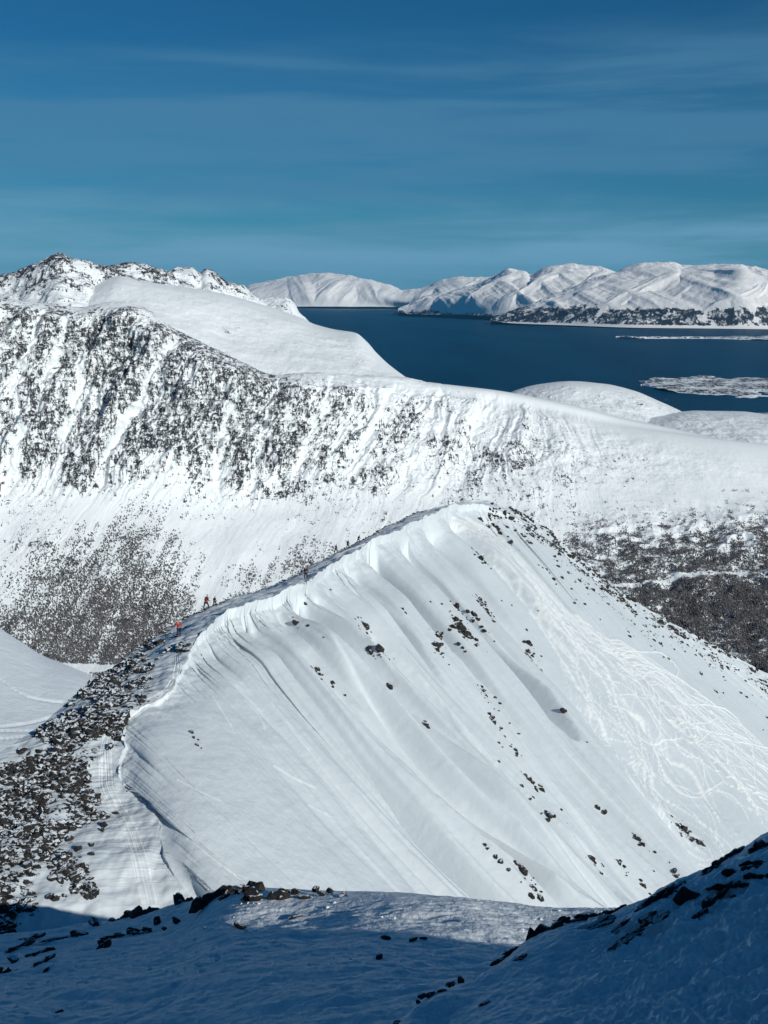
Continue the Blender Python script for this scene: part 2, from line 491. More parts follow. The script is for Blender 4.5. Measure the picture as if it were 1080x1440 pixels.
    i = fx.astype(int); j = fy.astype(int); u = fx-i; v = fy-j
    def smp(A): return (A[j, i]*(1-u)+A[j, i+1]*u)*(1-v)+(A[j+1, i]*(1-u)+A[j+1, i+1]*u)*v
    inside = ((PX > ox+2) & (PX < ox+1396) & (PY > oy+2) & (PY < oy+756))
    vis = np.maximum(onA, top)*inside
    bare = flank_density(PX, PY)*(1-onA)
    return (smp(lin)*vis, smp(dep)*vis), bare

FLANK = [  # rock density of the left flank, columns px 0..300 step 30, rows py 860..1340 step 40
 "00000000000",
 "00000045200",
 "00000784000",
 "00006786100",
 "00489652000",
 "06899410000",
 "78998100000",
 "99967000000",
 "89972000000",
 "98662000000",
 "88554000000",
 "77211000000",
 "75100000000",
]
def flank_density(px, py): return table(FLANK, 0, 300, 860, 1340, px, py)

PXr, PYr, Pr, Nr, attrs, onA, Tr, Br, ur, Lr = build_ridge()
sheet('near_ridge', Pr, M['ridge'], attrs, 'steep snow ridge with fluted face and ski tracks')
LR = Lookup(Pr, Nr)

# ------------------------------------------------------------------ LEFT SNOW BOWL behind the ridge
def bs(rows): return [[(x, y, D*3.2) for x, y, D in r] for r in rows]
PXb, PYb, Pb = curtain(bs([
  [(-400, 900, 560), (0, 960, 560), (120, 1010, 560), (400, 1100, 560)],
  [(-400, 740, 470), (-150, 810, 465), (0, 888, 455), (30, 906, 453), (60, 925, 450), (95, 940, 447), (125, 953, 445), (200, 985, 440), (400, 1060, 430)],
  [(-400, 900, 350), (0, 1000, 345), (120, 1030, 345), (400, 1150, 340)],
  [(-400, 1200, 250), (0, 1200, 250), (120, 1200, 250), (400, 1300, 250)]]), -400, 400, 420, 260)
Nb = normals(Pb)
db = 14*fbm(Pb[..., 0]/420, Pb[..., 1]/420, Pb[..., 2]/420, 3)
for (pts, w) in [([(-60, 1028), (0, 1021), (45, 1014), (110, 1000)], 1.0), ([(-60, 1030), (20, 1027), (60, 1026)], .8), ([(-50, 1040), (0, 1040), (40, 1035)], .8), ([(-40, 940), (0, 957), (25, 975), (50, 985), (90, 990)], .9)]:
    pts = np.array(pts, float); yy = pchip(pts[:, 0], pts[:, 1], PXb.ravel()).reshape(PXb.shape)
    g = np.exp(-((PYb-yy)/w)**2)*(PXb < pts[-1, 0])*(PXb > pts[0, 0]); db = db - 2.6*g
Pb = Pb + Nb*db[..., None]
sheet('snow_bowl', Pb, M['bowl'], None, 'smooth snow slope crossed by a few ski tracks')

# ------------------------------------------------------------------ BIG MOUNTAIN ACROSS THE VALLEY
ROCKM = [  # columns px 0..1080 step 60, rows py 400..960 step 40
 "0000000000000000000",
 "6544400000000000000",
 "7668750000000000000",
 "5896777300000000000",
 "5655678652320000000",
 "5565567667533210000",
 "4776656665466433110",
 "3574436455455433211",
 "2200121223233222212",
 "2322110111111111122",
 "2233210100000003334",
 "1233100000000023456",
 "1233300000000000565",
 "1111110000000000000",
 "0000000000000000000",
]
FOREST = [ # columns px 0..1080 step 60, rows py 680..960 step 20
 "0001000000000000000",
 "0012100000000100011",
 "0123200000000211122",
 "1234300100001333344",
 "1355400320001554556",
 "2466511432001665667",
 "3577612544112777778",
 "4678723563223787889",
 "5789834676333888999",
 "6899945787444899999",
 "7899956888555999999",
 "8999967898666999999",
 "8999978997777999999",
 "7889989998888999999",
 "2234577777777999999",
]
crest = [(-500, 430, 3700), (-150, 408, 3750), (0, 420, 3800), (60, 426, 3800), (110, 432, 3780), (165, 424, 3750), (195, 430, 3720), (250, 465, 3650), (300, 489, 3600), (340, 509, 3580), (385, 527, 3560), (440, 524, 3600), (500, 527, 3680), (560, 530, 3750), (600, 537, 3780), (650, 543, 3800), (700, 549, 3820), (760, 560, 3830), (820, 573, 3820), (870, 586, 3800), (930, 599, 3750), (1000, 614, 3700), (1080, 628, 3650), (1300, 650, 3600), (1700, 720, 3500)]
def rowof(dy, f, extra=None): return [(x, y+dy, D*f) for x, y, D in crest]
TW = [1, 1, 1, 1, .8, .55, .12, 0, 0]
def turn(rows): return [[(x, y, D*(1+k*(-.10+.24*min(x, 1700)/1080))) for x, y, D in r] for r, k in zip(rows, TW)]
PXm, PYm, Pm = curtain(turn([
  [(x, y+70, D*1.25) for x, y, D in crest],
  [(x, y+4, D*1.05) for x, y, D in crest],
  crest,
  [(x, y+(590-y)*.42+12, D*.955) for x, y, D in crest],
  [(-500, 640, 3330), (0, 640, 3330), (300, 650, 3300), (600, 655, 3350), (900, 680, 3300), (1300, 710, 3200), (1700, 770, 3150)],
  [(-500, 760, 2980), (0, 770, 2980), (300, 775, 2970), (600, 770, 3000), (900, 770, 3030), (1300, 790, 2980), (1700, 850, 2900)],
  [(-500, 900, 2640), (0, 905, 2620), (300, 905, 2620), (600, 900, 2620), (900, 900, 2640), (1300, 905, 2640), (1700, 920, 2600)],
  [(-500, 948, 2480), (0, 952, 2470), (300, 945, 2480), (600, 950, 2480), (900, 960, 2460), (1300, 960, 2460), (1700, 970, 2450)],
  [(-500, 1150, 1900), (0, 1150, 1900), (300, 1150, 1900), (600, 1150, 1900), (900, 1150, 1900), (1300, 1150, 1900), (1700, 1150, 1900)]]),
  -500, 1700, 2000, 900, vk=[-.35, -.06, 0, .8, 1.7, 2.9, 4.0, 4.5, 5.4])
Nm = normals(Pm)
X, Y, Z = Pm[..., 0], Pm[..., 1], Pm[..., 2]-CAMZ
rk = table(ROCKM, 0, 1080, 400, 960, PXm, PYm)
rk = rk*(1-.34*smooth(380, 600, PXm)*(1-smooth(690, 740, PYm)))
yc = pchip([c[0] for c in crest], [c[1] for c in crest], PXm[:, 0])[:, None]
below = PYm-yc
steep = smooth(2, 40, below)*(1-smooth(640, 720, PYm))
leftside = 1-smooth(500, 900, PXm)
U = X - .62*(Z)*leftside - .2*Z*(1-leftside)
wl = 75*fbm(X/420, Y/420, Z/300, 4)+22*fbm(X/120, Y/120, Z/120, 2)
gul = fbm((U+wl)/150, Z/900, 0*Z+2, 4, .5, ridged=True)
gul2 = fbm((U+wl)/52, Z/320, 0*Z+5, 4, .55, ridged=True)
detail = fbm(X/60, Y/60, Z/45, 5, .6)
wf = 9*fbm(X/60, Y/60, Z/60, 3)
rib = fbm((U+wl*.8+wf)/23, Z/210, 0*Z+9, 3, .55, ridged=True)
ribs_on = smooth(4, 30, below)*(1-.85*smooth(640, 740, PYm))*(1-smooth(760, 900, PXm))
crag = fbm(X/95, Y/95, Z/70, 5, .58, ridged=True)
dm = steep*(1-smooth(330, 620, PXm))*crag*22 + steep*leftside*crag*7
dm += steep*(gul*52*(.22*(1-smooth(700, 900, PXm))+.85*leftside) + gul2*15*(.35*(1-smooth(700, 900, PXm))+.88*leftside) + detail*(3+26*rk))
low = smooth(640, 760, PYm)
dm += ribs_on*rib*5.5
dm += low*(5*fbm((U+wl)/140, Z/400, 0*Z+6, 3)+8*fbm(X/70, Y/70, Z/70, 4)*(.3+rk))
dm += 26*fbm(X/420, Y/420, Z/420, 3)*smooth(0, 60, below)
# terraces and knolls low on the right
kn = smooth(760, 900, PXm)*smooth(690, 760, PYm)
dm += kn*(20*fbm(X/110, Y/110, Z/80, 3, ridged=True))
dm += (1-smooth(0, 25, np.abs(below)))*detail*7*(PXm < 620)
COUL = [([(250,478),(205,560),(165,620),(140,690)],7),([(62,436),(35,510),(0,572)],8),([(118,500),(112,560),(92,640),(60,700)],10),([(342,540),(312,610),(303,700)],7),
 ([(398,530),(368,600),(350,700)],6),([(470,530),(435,600),(415,670)],7),([(555,540),(518,600),(495,670)],9),([(622,545),(590,620),(560,690)],9),([(90,445),(82,500),(60,560)],7),([(510,535),(480,590),(462,650)],5),
 ([(20,560),(28,620),(10,690)],7),([(690,555),(665,620),(650,680)],9)]
cmask = np.zeros(PXm.shape)
wob = 11*fbm(Pm[..., 0]/90, Pm[..., 1]/90, Pm[..., 2]/90, 3)+6*fbm(Pm[..., 0]/22, Pm[..., 1]/22, Pm[..., 2]/22, 3)
pat_ = smooth(-.35, .15, fbm(Pm[..., 0]/60+5, Pm[..., 1]/60, Pm[..., 2]/60, 3))
for pts, w in COUL:
    a = np.array(pts, float); xl = pchip(a[:, 1], a[:, 0], PYm.ravel()).reshape(PYm.shape)
    e = smooth(a[0, 1]-8, a[0, 1]+14, PYm)*(1-smooth(a[-1, 1]-20, a[-1, 1]+25, PYm))
    wt = w*(.55+.75*(PYm-a[0, 1])/(a[-1, 1]-a[0, 1]))
    cmask = np.maximum(cmask, e*np.exp(-(np.abs(PXm-xl+wob)/np.maximum(wt, 2))**2)*(.35+.65*pat_))
dm -= cmask*12
Pm2 = Pm + Nm*dm[..., None]
Nm2 = normals(Pm2)
conv = np.clip(gul*.25+gul2*.38, -1, 1)
gc = .6*gul+.4*gul2
mass = smooth(-.28, .30, fbm(X/150+3, Y/150, Z/110, 4, .55))
rock = np.clip(rk*1.8*(.30+.70*smooth(-.05, .28, gc*leftside+.2*(1-leftside)))*(.52+.55*mass) + .5*rk*detail+.25*rk*crag, 0, 1.3)
rock = np.clip(rock*(.62+.75*smooth(-.25, .45, rib)), 0, 1.12)*.86
rock = np.maximum(rock, .34*ribs_on*smooth(.1, .5, rib)*(rk > .15))
rock = rock*(1-.72*cmask)
sheet('mountain', Pm2, M['mount'], dict(rock=rock), 'broad snowy mountain face with dark rock bands')

# ------------------------------------------------------------------ FOREST (bare birches) on the lower slopes
def forest():
    fd = table(FOREST, 0, 1080, 680, 960, PXm, PYm)
    inside = (PXm > -60) & (PXm < 1140) & (PYm > 690) & (PYm < 985)
    pat = fbm(X/65, Y/65, Z/90, 4, .6)
    streak = fbm((X-.35*Z)/30, Z/240, 0*Z, 4, .6)
    hz = fbm(X/55, Y/55, Z/13, 4, .6)*smooth(700, 800, PXm)
    w = np.clip(fd*1.25 + .8*pat + 1.0*streak + 1.3*hz - .34, 0, 1)**1.25*(.5+fd)*inside*(fd > .02)
    # clearings: a track across the right-hand wood and the valley floor strip at left
    road = pchip([700, 895, 960, 1010, 1090], [842, 826, 815, 812, 806], PXm.ravel()).reshape(PXm.shape)
    w *= 1-(np.abs(PYm-road) < 3.2)*(PXm > 800)
    fl = 938+0*PXm
    w *= 1-(np.abs(PYm-fl) < 6)*(PXm > 40)*(PXm < 190)
    # hide what the near ridge hides
    sil = pchip([-60, 0, 118, 232, 310, 430, 570, 665, 742, 880, 950, 1080, 1240], [1100, 1058, 968, 886, 848, 800, 728, 703, 726, 836, 878, 948, 1030], PXm.ravel()).reshape(PXm.shape)
    w *= PYm < sil+14
    # area weight: equal density per ground area
    du = np.linalg.norm(np.gradient(Pm2, axis=0), axis=-1)*np.linalg.norm(np.gradient(Pm2, axis=1), axis=-1)
    p = (w*du).ravel(); p /= p.sum()
    n = 98000
    idx = RNG.choice(len(p), n, p=p)
    base = Pm2.reshape(-1, 3)[idx] + RNG.normal(0, 1.6, (n, 3))*np.array([1, 1, 0])
    ns = 5
    h = RNG.uniform(2.4, 6.0, n); r = h*RNG.uniform(.17, .30, n)
    a0 = RNG.uniform(0, 6.28, n)
    V = np.zeros((n, 3+ns*2+1, 3))
    for k in range(3):
        a = a0+k*2.094; V[:, k] = base+np.stack([.14*np.cos(a), .14*np.sin(a), 0*a-1.0], -1)
    lean = RNG.normal(0, .25, (n, 2))
    for lv, (hz, rr) in enumerate([(.32, .9), (.68, .75)]):
        for k in range(ns):
            a = a0+k*2*math.pi/ns+lv*.5; q = r*rr*RNG.uniform(.55, 1.3, n)
            V[:, 3+lv*ns+k] = base+np.stack([q*np.cos(a)+lean[:, 0]*hz, q*np.sin(a)+lean[:, 1]*hz, h*hz+RNG.uniform(-.1, .1, n)*h], -1)
    V[:, -1] = base+np.stack([lean[:, 0], lean[:, 1], h], -1)
    Fc = []
    for k in range(3): Fc.append((k, (k+1) % 3, 3+(k*2+1) % ns))
    for k in range(ns):
        k2 = (k+1) % ns
        Fc += [(3+k, 3+k2, 3+ns+k), (3+k2, 3+ns+k2, 3+ns+k), (3+ns+k, 3+ns+k2, 3+2*ns), (3+k2, 3+k, k % 3)]
    Fc = np.array(Fc); nvt = V.shape[1]
    FF = (Fc[None]+(np.arange(n)*nvt)[:, None, None]).reshape(-1, 3)
    m, nt, b = nmat('bare_birch')
    g = N_(nt, 'ShaderNodeNewGeometry')
    ramp = mixc(nt, g.outputs['Random Per Island'], (.04, .037, .038), (.21, .195, .19))
    nt.links.new(ramp, b.inputs['Base Color']); b.inputs['Roughness'].default_value = .9
    o = mesh_obj('birch_forest', V.reshape(-1, 3), FF, m, smooth_=False)
    tag(o, 'dense leafless birch wood covering the lower mountain slopes', 'forest', kind='stuff')
forest()

# ------------------------------------------------------------------ BACK PEAKS, PLATEAU, HUMPS
def sharp(P, amt, lam):
    return amt*fbm(P[..., 0]/lam, P[..., 1]/lam, P[..., 2]/lam, 5, .6, ridged=True)
def landform(name, rows, x0, x1, nx, nv, mat, amp, lam, rockf, label, vk=None, ridged=True, sil=.35, spur=None):
    PX, PY, P = curtain(rows, x0, x1, nx, nv, vk)
    N = normals(P); X, Y, Z = P[..., 0], P[..., 1], P[..., 2]
    n1 = fbm(X/lam, Y/lam, Z/lam, 5, .52, ridged=ridged)
    n2 = fbm(X/lam*2.7, Y/lam*2.7, Z/lam*1.6, 5, .6)
    if spur:
        wx = X + .14*lam*fbm(X/lam/1.5, Y/lam/1.5, Z/lam, 2)
        n1 = 1.2*np.maximum(fbm((wx+spur*Z)/lam, Z/lam*.35, 0*X+2, 4, .45, ridged=True), fbm((wx-.6*spur*Z)/lam*.9, Z/lam*.35, 0*X+7, 4, .45, ridged=True)); n2 = n2*.5
    a = amp(PX, PY) if callable(amp) else amp
    if spur: a = a*smooth(20, 420, Z)
    ys = pchip(*zip(*[(p[0], p[1]) for p in sorted(rows[1])]), PX[:, 0])[:, None]
    k = sil+(1-sil)*smooth(0, 18, PY-ys)
    P2 = P+N*((n1*.7+n2*.3)*a*k)[..., None]
    if spur: P2[..., 2] += (sharp(P, 170, 2100)+sharp(P, 40, 600))*np.exp(-(np.maximum(PY-ys, 0)/7)**2)
    elif lam < 300: P2[..., 2] += (sharp(P, 18, 130))*np.exp(-(np.maximum(PY-ys, 0)/9)**2)*(ridged is True)
    rkk = np.clip(rockf(PX, PY, P2, n1, n2), 0, 1.2)
    return sheet(name, P2, mat, dict(rock=rkk), label), P2, PX, PY

peakrow = [(-500, 415, 4700), (-150, 398, 4700), (0, 393, 4700), (25, 388, 4700), (45, 377, 4700), (62, 371, 4700), (85, 362, 4700), (100, 367, 4720), (118, 371, 4750), (135, 377, 4800), (150, 380, 4850), (162, 377, 4950), (185, 373, 5000), (205, 377, 5050), (228, 384, 5100), (240, 386, 5100), (247, 381, 5200), (270, 380, 5250), (282, 388, 5280), (290, 383, 5300), (305, 391, 5350), (318, 400, 5400), (334, 403, 5450), (345, 408, 5500), (355, 418, 5500), (370, 425, 5550), (384, 422, 5560), (402, 423, 5560), (411, 430, 5560), (420, 444, 5600), (600, 560, 5700)]
landform('mountain_peaks', [
  [(x, y+90, D*1.25) for x, y, D in peakrow], peakrow,
  [(x, y+(22 if x > 150 else 38), D*.95) for x, y, D in peakrow],
  [(x, y+150, D*.82) for x, y, D in peakrow]], -500, 600, 900, 300, M['peaks'],
  lambda px, py: 42+0*px, 260, lambda px, py, P, a, b: np.clip(.66+.5*a+.8*b, 0, 1.2)*(.5+.5*(1-smooth(392, 432, py)))*(px > -200),
  'jagged snow dusted rock peaks on the left skyline', vk=[0, .5, 1.3, 2.4], sil=.3)

plat = [(100, 420, 4800), (150, 392, 4800), (168, 388, 4820), (200, 394, 4880), (240, 401, 4950), (290, 408, 5050), (340, 420, 5150), (385, 434, 5250), (424, 447, 5300), (440, 455, 5250), (470, 463, 5200), (500, 468, 5150), (515, 480, 5120), (530, 497, 5080), (550, 515, 5000), (575, 533, 4900), (640, 570, 4900)]
_, Ppl, _, _ = landform('snow_plateau', [
  [(x, y+80, D*1.2) for x, y, D in plat], plat,
  [(100, 440, 4300), (200, 445, 4250), (340, 490, 4300), (440, 505, 4350), (560, 535, 4400), (640, 575, 4500)],
  [(100, 520, 3850), (200, 540, 3800), (340, 600, 3750), (440, 610, 3800), (560, 600, 3900), (640, 640, 3950)]], 100, 640, 620, 300, M['plateau'],
  lambda px, py: 24+0*px, 330, lambda px, py, P, a, b: (np.exp(-((px-322)/14)**2-((py-460)/12)**2)*.7+np.exp(-((px-372)/8)**2-((py-462)/8)**2)*.5+np.exp(-((px-505)/8)**2-((py-512)/14)**2)*.6+np.exp(-((px-412)/10)**2-((py-434)/9)**2)*.8)*(.6+b),
  'smooth rounded snow plateau above the fjord', ridged=False, vk=[0, .5, 1.5, 2.4], sil=.2)

hump = [(640, 585, 5000), (700, 560, 5000), (727, 548, 5000), (760, 540, 5000), (800, 536, 5000), (850, 540, 5000), (890, 549, 5000), (920, 561, 5000), (945, 572, 5000), (962, 580, 5000), (1040, 610, 5000)]
landform('snow_hump', [[(x, y+60, D*1.2) for x, y, D in hump], hump,
  [(640, 620, 4500), (800, 575, 4500), (900, 590, 4500), (1040, 640, 4500)], [(640, 680, 3900), (800, 680, 3850), (900, 700, 3850), (1040, 720, 3850)]],
  640, 1040, 420, 200, M['plateau'], 20, 240, lambda px, py, P, a, b: np.exp(-((py-560-(px-800)*.1)/9)**2)*.55*(.4+2*b)+.12*(b > .1), 'rounded snow hill above the fjord', ridged=False, vk=[0, .5, 1.5, 2.4], sil=.2)
shelf = [(840, 610, 4700), (885, 592, 4700), (930, 583, 4800), (980, 578, 4900), (1040, 579, 5000), (1080, 583, 5000), (1250, 592, 5000), (1700, 640, 5000)]
landform('snow_shelf', [[(x, y+60, D*1.2) for x, y, D in shelf], shelf,
  [(840, 640, 4200), (1000, 618, 4150), (1250, 640, 4150), (1700, 690, 4100)], [(840, 700, 3700), (1000, 720, 3600), (1250, 760, 3600), (1700, 800, 3600)]],
  840, 1700, 520, 200, M['plateau'], 20, 300, lambda px, py, P, a, b: np.clip(.5*b+.2*a, 0, .5)*np.ones_like(px), 'gently rolling snow shelf in thin shade', ridged=True, vk=[0, .5, 1.5, 2.4], sil=.2)

# ------------------------------------------------------------------ SEA
def sea():
    n = 96; rs = np.array([0, 100, 3000, 8000, 16000, 30000, 60000, 120000.0])
    a = np.linspace(0, 2*math.pi, n, endpoint=False)
    V = [(0, 0, 0)]
    for r in rs[1:]:
        for t in a: V.append((r*math.cos(t), r*math.sin(t), 0))
    Fc = []
    for k in range(len(rs)-2):
        for i in range(n):
            j = (i+1) % n; o = 1+k*n; Fc.append((o+i, o+n+i, o+n+j, o+j))
    Fq = np.array(Fc)
    m, nt, b = nmat('sea_water')
    tc = N_(nt, 'ShaderNodeTexCoord').outputs['Object']
    b.inputs['Roughness'].default_value = .45; b.inputs['Specular IOR Level'].default_value = .3; b.inputs['IOR'].default_value = 1.333
    big = noise(nt, mapping(nt, tc, (1, .3, 1), (0, 0, R(25))), .0006, 6, .6)
    nt.links.new(mixc(nt, maprange(nt, big, .35, .65), (.0003, .036, .078), (.0006, .058, .115)), b.inputs['Base Color'])
    w = noise(nt, tc, .05, 8, .65)
    bump(nt, b, w, 6.0)
    o = mesh_obj('sea', V, Fq, m, smooth_=False); tag(o, kind='structure')
    # centre fan closed by the first ring
    return o
sea()

# ------------------------------------------------------------------ FAR SHORES
def far_rock(z0, z1, dark=1.0):
    def f(px, py, P, a, b):
        z = P[..., 2]
        band = smooth(55, 110, z)*(1-smooth(z0, z1, z+160*b+90*a))
        return band*dark*(.85+.9*b) + .30*np.clip(b+.2, 0, 1)*smooth(400, 700, z)
    return f
def gshore(y): return None
def sea_y(D):  # pixel row where sea at distance D is seen
    return 405 + F*(CAMZ/D)*1.0

A_ = [(340, 412, 62000), (352, 405, 62000), (375, 401, 62000), (400, 396, 62000), (430, 391, 61000), (455, 387, 60000), (480, 391, 60000), (505, 396, 59000), (520, 398, 59000), (545, 406, 58500), (575, 413, 58000), (600, 409, 58000), (625, 399, 57000), (650, 396, 56000), (690, 396, 56000), (700, 392, 56000), (740, 398, 56000), (820, 402, 56000)]
landform('far_mountains', [[(x, y+25, D*1.2) for x, y, D in A_], A_,
   [(340, 421, 57000), (450, 414, 55000), (520, 420, 54000), (575, 423, 53000), (640, 416, 52000), (820, 420, 51000)],
   [(340, 431.5, 56000), (450, 431.5, 54000), (575, 432, 53000), (640, 434, 51000), (820, 436, 50000)]], 340, 820, 500, 130, M['far'],
   lambda px, py: 520+0*px, 3200, lambda px, py, P, a, b: .20*np.clip(b+.25, 0, 1)+.0*px, 'faint snow mountains far across the fjord', vk=[0, .5, 1.6, 2.2], sil=.25, spur=-1.2)

Bk = [(560, 440, 44000), (600, 425, 44000), (640, 416, 44000), (670, 408, 43000), (690, 400, 42000), (718, 388, 41000), (735, 388, 41000), (745, 394, 41000), (765, 386, 40000), (790, 380, 40000), (803, 377, 40000), (820, 380, 40000), (845, 386, 40000), (860, 391, 40000), (900, 400, 40000), (960, 415, 40000)]
landform('far_mountains', [[(x, y+30, D*1.2) for x, y, D in Bk], Bk,
   [(560, 440, 40000), (640, 429, 38000), (720, 420, 36000), (800, 418, 35000), (960, 430, 34000)],
   [(560, 442, 39500), (640, 443.5, 36500), (720, 448, 33500), (800, 452, 32000), (960, 455, 31000)]], 560, 960, 560, 200, M['far'],
   lambda px, py: 520+0*px, 2500, far_rock(200, 420, 1.3), 'snow mountains with sunlit pointed tops across the fjord', vk=[0, .5, 1.6, 2.4], sil=.3, spur=-1.6)
Ck = [(690, 452, 31000), (740, 440, 31000), (790, 420, 32000), (830, 402, 33000), (862, 392, 33500), (885, 382, 34000), (905, 379, 34000), (925, 379, 34000), (945, 380, 34000), (958, 384, 34000), (985, 382, 34000), (1005, 380, 34000), (1025, 379, 33500), (1040, 378, 33000), (1055, 384, 33000), (1080, 389, 33000), (1150, 385, 33000), (1350, 395, 33000)]
landform('far_mountains', [[(x, y+30, D*1.2) for x, y, D in Ck], Ck,
   [(690, 452, 30500), (800, 434, 30000), (900, 425, 29500), (1000, 420, 28500), (1040, 418, 28000), (1080, 425, 28000), (1350, 430, 28000)],
   [(690, 454, 30300), (800, 457.5, 28600), (900, 461, 27200), (1000, 462, 26800), (1080, 463, 26500), (1350, 464, 26500)]], 690, 1350, 800, 240, M['far'],
   lambda px, py: 430+0*px, 2600, far_rock(470, 700, 1.5), 'long snow mountain with dark wooded foot beside the fjord', vk=[0, .5, 1.6, 2.5], sil=.25, spur=-2.2)

def island(name, x0, x1, ymid, Dn, Df, hgt, label, rockamt, seed, wfun=None):
    """low land lying on the sea between distances Dn and Df"""
    nx, ny = 420, 120
    t = np.linspace(0, 1, nx)[:, None]; s = np.linspace(-1, 1, ny)[None, :]
    Dm = (Dn+Df)/2; hw = (Df-Dn)/2
    w = hw*np.clip(wfun(t) if wfun else np.sqrt(np.clip(1-(2*t-1)**4, 0, 1)), .001, 1)
    Y = Dm+s*w
    X0 = (x0-CX)/F*Dm; X1 = (x1-CX)/F*Dm
    X = X0+(X1-X0)*t+0*s
    e = fbm(X/900+seed, Y/900, 0*X, 5, .6)
    h = hgt*((1-np.abs(s)**1.5)*.85+1.9*e*(.3+np.abs(s))-.22)
    h = np.maximum(h, -12) + hgt*.18*fbm(X/260, Y/260, 0*X+seed, 4)
    P = np.stack([X, Y, h], -1)
    z = h/hgt
    rk = np.clip(rockamt*(1.1+2.4*fbm(X/350, Y/350, 0*X+3, 4))*smooth(.02, .2, z), 0, 1)
    sheet(name, P, M['isle'], dict(rock=rk), label)
island('island', 900, 1260, 543, 9900, 12400, 34, 'low snow covered island with rocky shore', 1.0, 3, lambda t: np.clip(.45+.8*smooth(0, .3, t), 0, 1)*smooth(0, .05, t))
island('headland', 862, 1350, 470, 20800, 23000, 55, 'long thin snowy spit in the fjord', .75, 8, lambda t: np.clip(.12+1.0*smooth(.2, .5, t), 0, 1)*smooth(0, .04, t))
island('headland', 1015, 1350, 578, 8200, 8900, 26, 'dark wooded shore below the snow shelf', 1.0, 12, lambda t: smooth(0, .3, t))

# ------------------------------------------------------------------ FOREGROUND
fgtop = [(-400, 1345, 66), (-100, 1330, 68), (0, 1318, 70), (100, 1306, 70), (200, 1284, 66), (262, 1268, 60), (330, 1253, 55), (400, 1251, 52), (490, 1253, 50), (560, 1255, 48), (640, 1263, 47), (740, 1273, 46), (800, 1280, 45), (870, 1285, 44), (1000, 1295, 42), (1120, 1300, 41), (1400, 1480, 40)]
PXf, PYf, Pf = curtain([
  [(x, y+110, D*1.22) for x, y, D in fgtop],
  [(x, y+7, D*1.06) for x, y, D in fgtop], fgtop,
  [(-400, 1385, 52), (0, 1352, 55), (200, 1322, 53), (330, 1300, 46), (490, 1300, 42), (640, 1312, 39), (740, 1325, 37), (870, 1335, 35), (1120, 1345, 33), (1400, 1560, 32)],
  [(-400, 1450, 33), (0, 1440, 34), (200, 1425, 31), (490, 1400, 26), (740, 1405, 23), (1000, 1420, 21), (1120, 1430, 20), (1400, 1650, 19)],
  [(-400, 1640, 17), (0, 1640, 16.5), (490, 1640, 14), (1000, 1640, 12), (1400, 1640, 11)],
  [(-400, 2300, 5.5), (0, 2300, 5.2), (490, 2300, 4.8), (1000, 2300, 4.6), (1400, 2300, 4.5)]], -400, 1400, 1000, 760, vk=[-.45, -.12, 0, .8, 2.0, 3.4, 4.2])
Nf = normals(Pf); X, Y, Z = Pf[..., 0], Pf[..., 1], Pf[..., 2]
cs, sn = math.cos(R(24)), math.sin(R(24))
U = X*cs-Y*sn; Vv = X*sn+Y*cs
df = .55*fbm(X/9, Y/9, Z/9, 3) + .20*fbm(U/3.4, Vv/1.1, Z/2, 4, .55) + .11*np.maximum(fbm(U/1.6, Vv/.5, Z/1, 4, .6, ridged=True), -.1)
for (y0, y1, am, wd) in [(1405, 1350, .16, 3.2), (1442, 1395, .14, 3.5), (1470, 1378, .12, 3)]:   # old ski tracks crossing the slope
    yl = y0+(y1-y0)*(PXf-100)/640+6*np.sin(PXf/160); df -= am*np.exp(-((PYf-yl)/wd)**2)
Kf = smooth(.0, .6, np.abs(PYf-1254)/60)
Pf = Pf+Nf*(df*(.45+.55*Kf))[..., None]
Nf = normals(Pf)
sheet('foreground_slope', Pf, M['fg'], None, 'blue shaded snow slope in the foreground')
LF = Lookup(Pf, Nf)

HS = .62
hs = [(500, 1530, 14), (590, 1415, 17), (640, 1385, 18.5), (700, 1350, 20), (742, 1322, 21), (790, 1300, 22), (850, 1286, 22.5), (900, 1268, 23), (950, 1240, 23.5), (1000, 1214, 24), (1040, 1194, 24.5), (1080, 1174, 25), (1150, 1160, 25.5), (1200, 1240, 26), (1500, 1500, 28)]
def scl(rows): return [[(x, y, D*HS) for x, y, D in r] for r in rows]
PXh, PYh, Ph = curtain(scl([
  [(x, y+260, D*1.6) for x, y, D in hs], [(x, y+14, D*1.12) for x, y, D in hs], hs,
  [(500, 1560, 13), (700, 1400, 16.5), (850, 1345, 18.5), (1000, 1290, 19.5), (1150, 1240, 20), (1230, 1300, 20), (1500, 1600, 20)],
  [(500, 1600, 11), (700, 1480, 13), (850, 1430, 14.5), (1000, 1400, 15), (1200, 1380, 15), (1500, 1350, 15)],
  [(500, 1900, 7), (700, 1800, 8), (850, 1700, 9.0), (1000, 1680, 9), (1200, 1650, 9), (1500, 1650, 9)]]), 500, 1500, 900, 620, vk=[-.5, -.12, 0, 1, 2.0, 2.9])
Nh = normals(Ph); X, Y, Z = Ph[..., 0], Ph[..., 1], Ph[..., 2]
cs, sn = math.cos(R(-38)), math.sin(R(-38)); U = X*cs-Y*sn; Vv = X*sn+Y*cs
rug = smooth(650, 950, PXh)*smooth(-5, 60, PYh-pchip(*zip(*[(p[0], p[1]) for p in hs]), PXh[:, 0])[:, None])
X, Y, Z, U, Vv = X/HS, Y/HS, Z/HS, U/HS, Vv/HS
dh = HS*(.22*fbm(X/4, Y/4, Z/4, 3) + rug*(.32*fbm(U/1.5, Vv/.75, Z/1.0, 4, .55, ridged=True)+.14*fbm(U/.6, Vv/.5, Z/.5, 4)) + .09*fbm(U/.8, Vv/.3, Z/.6, 4, .6))
Ph = Ph+Nh*dh[..., None]; Nh = normals(Ph)
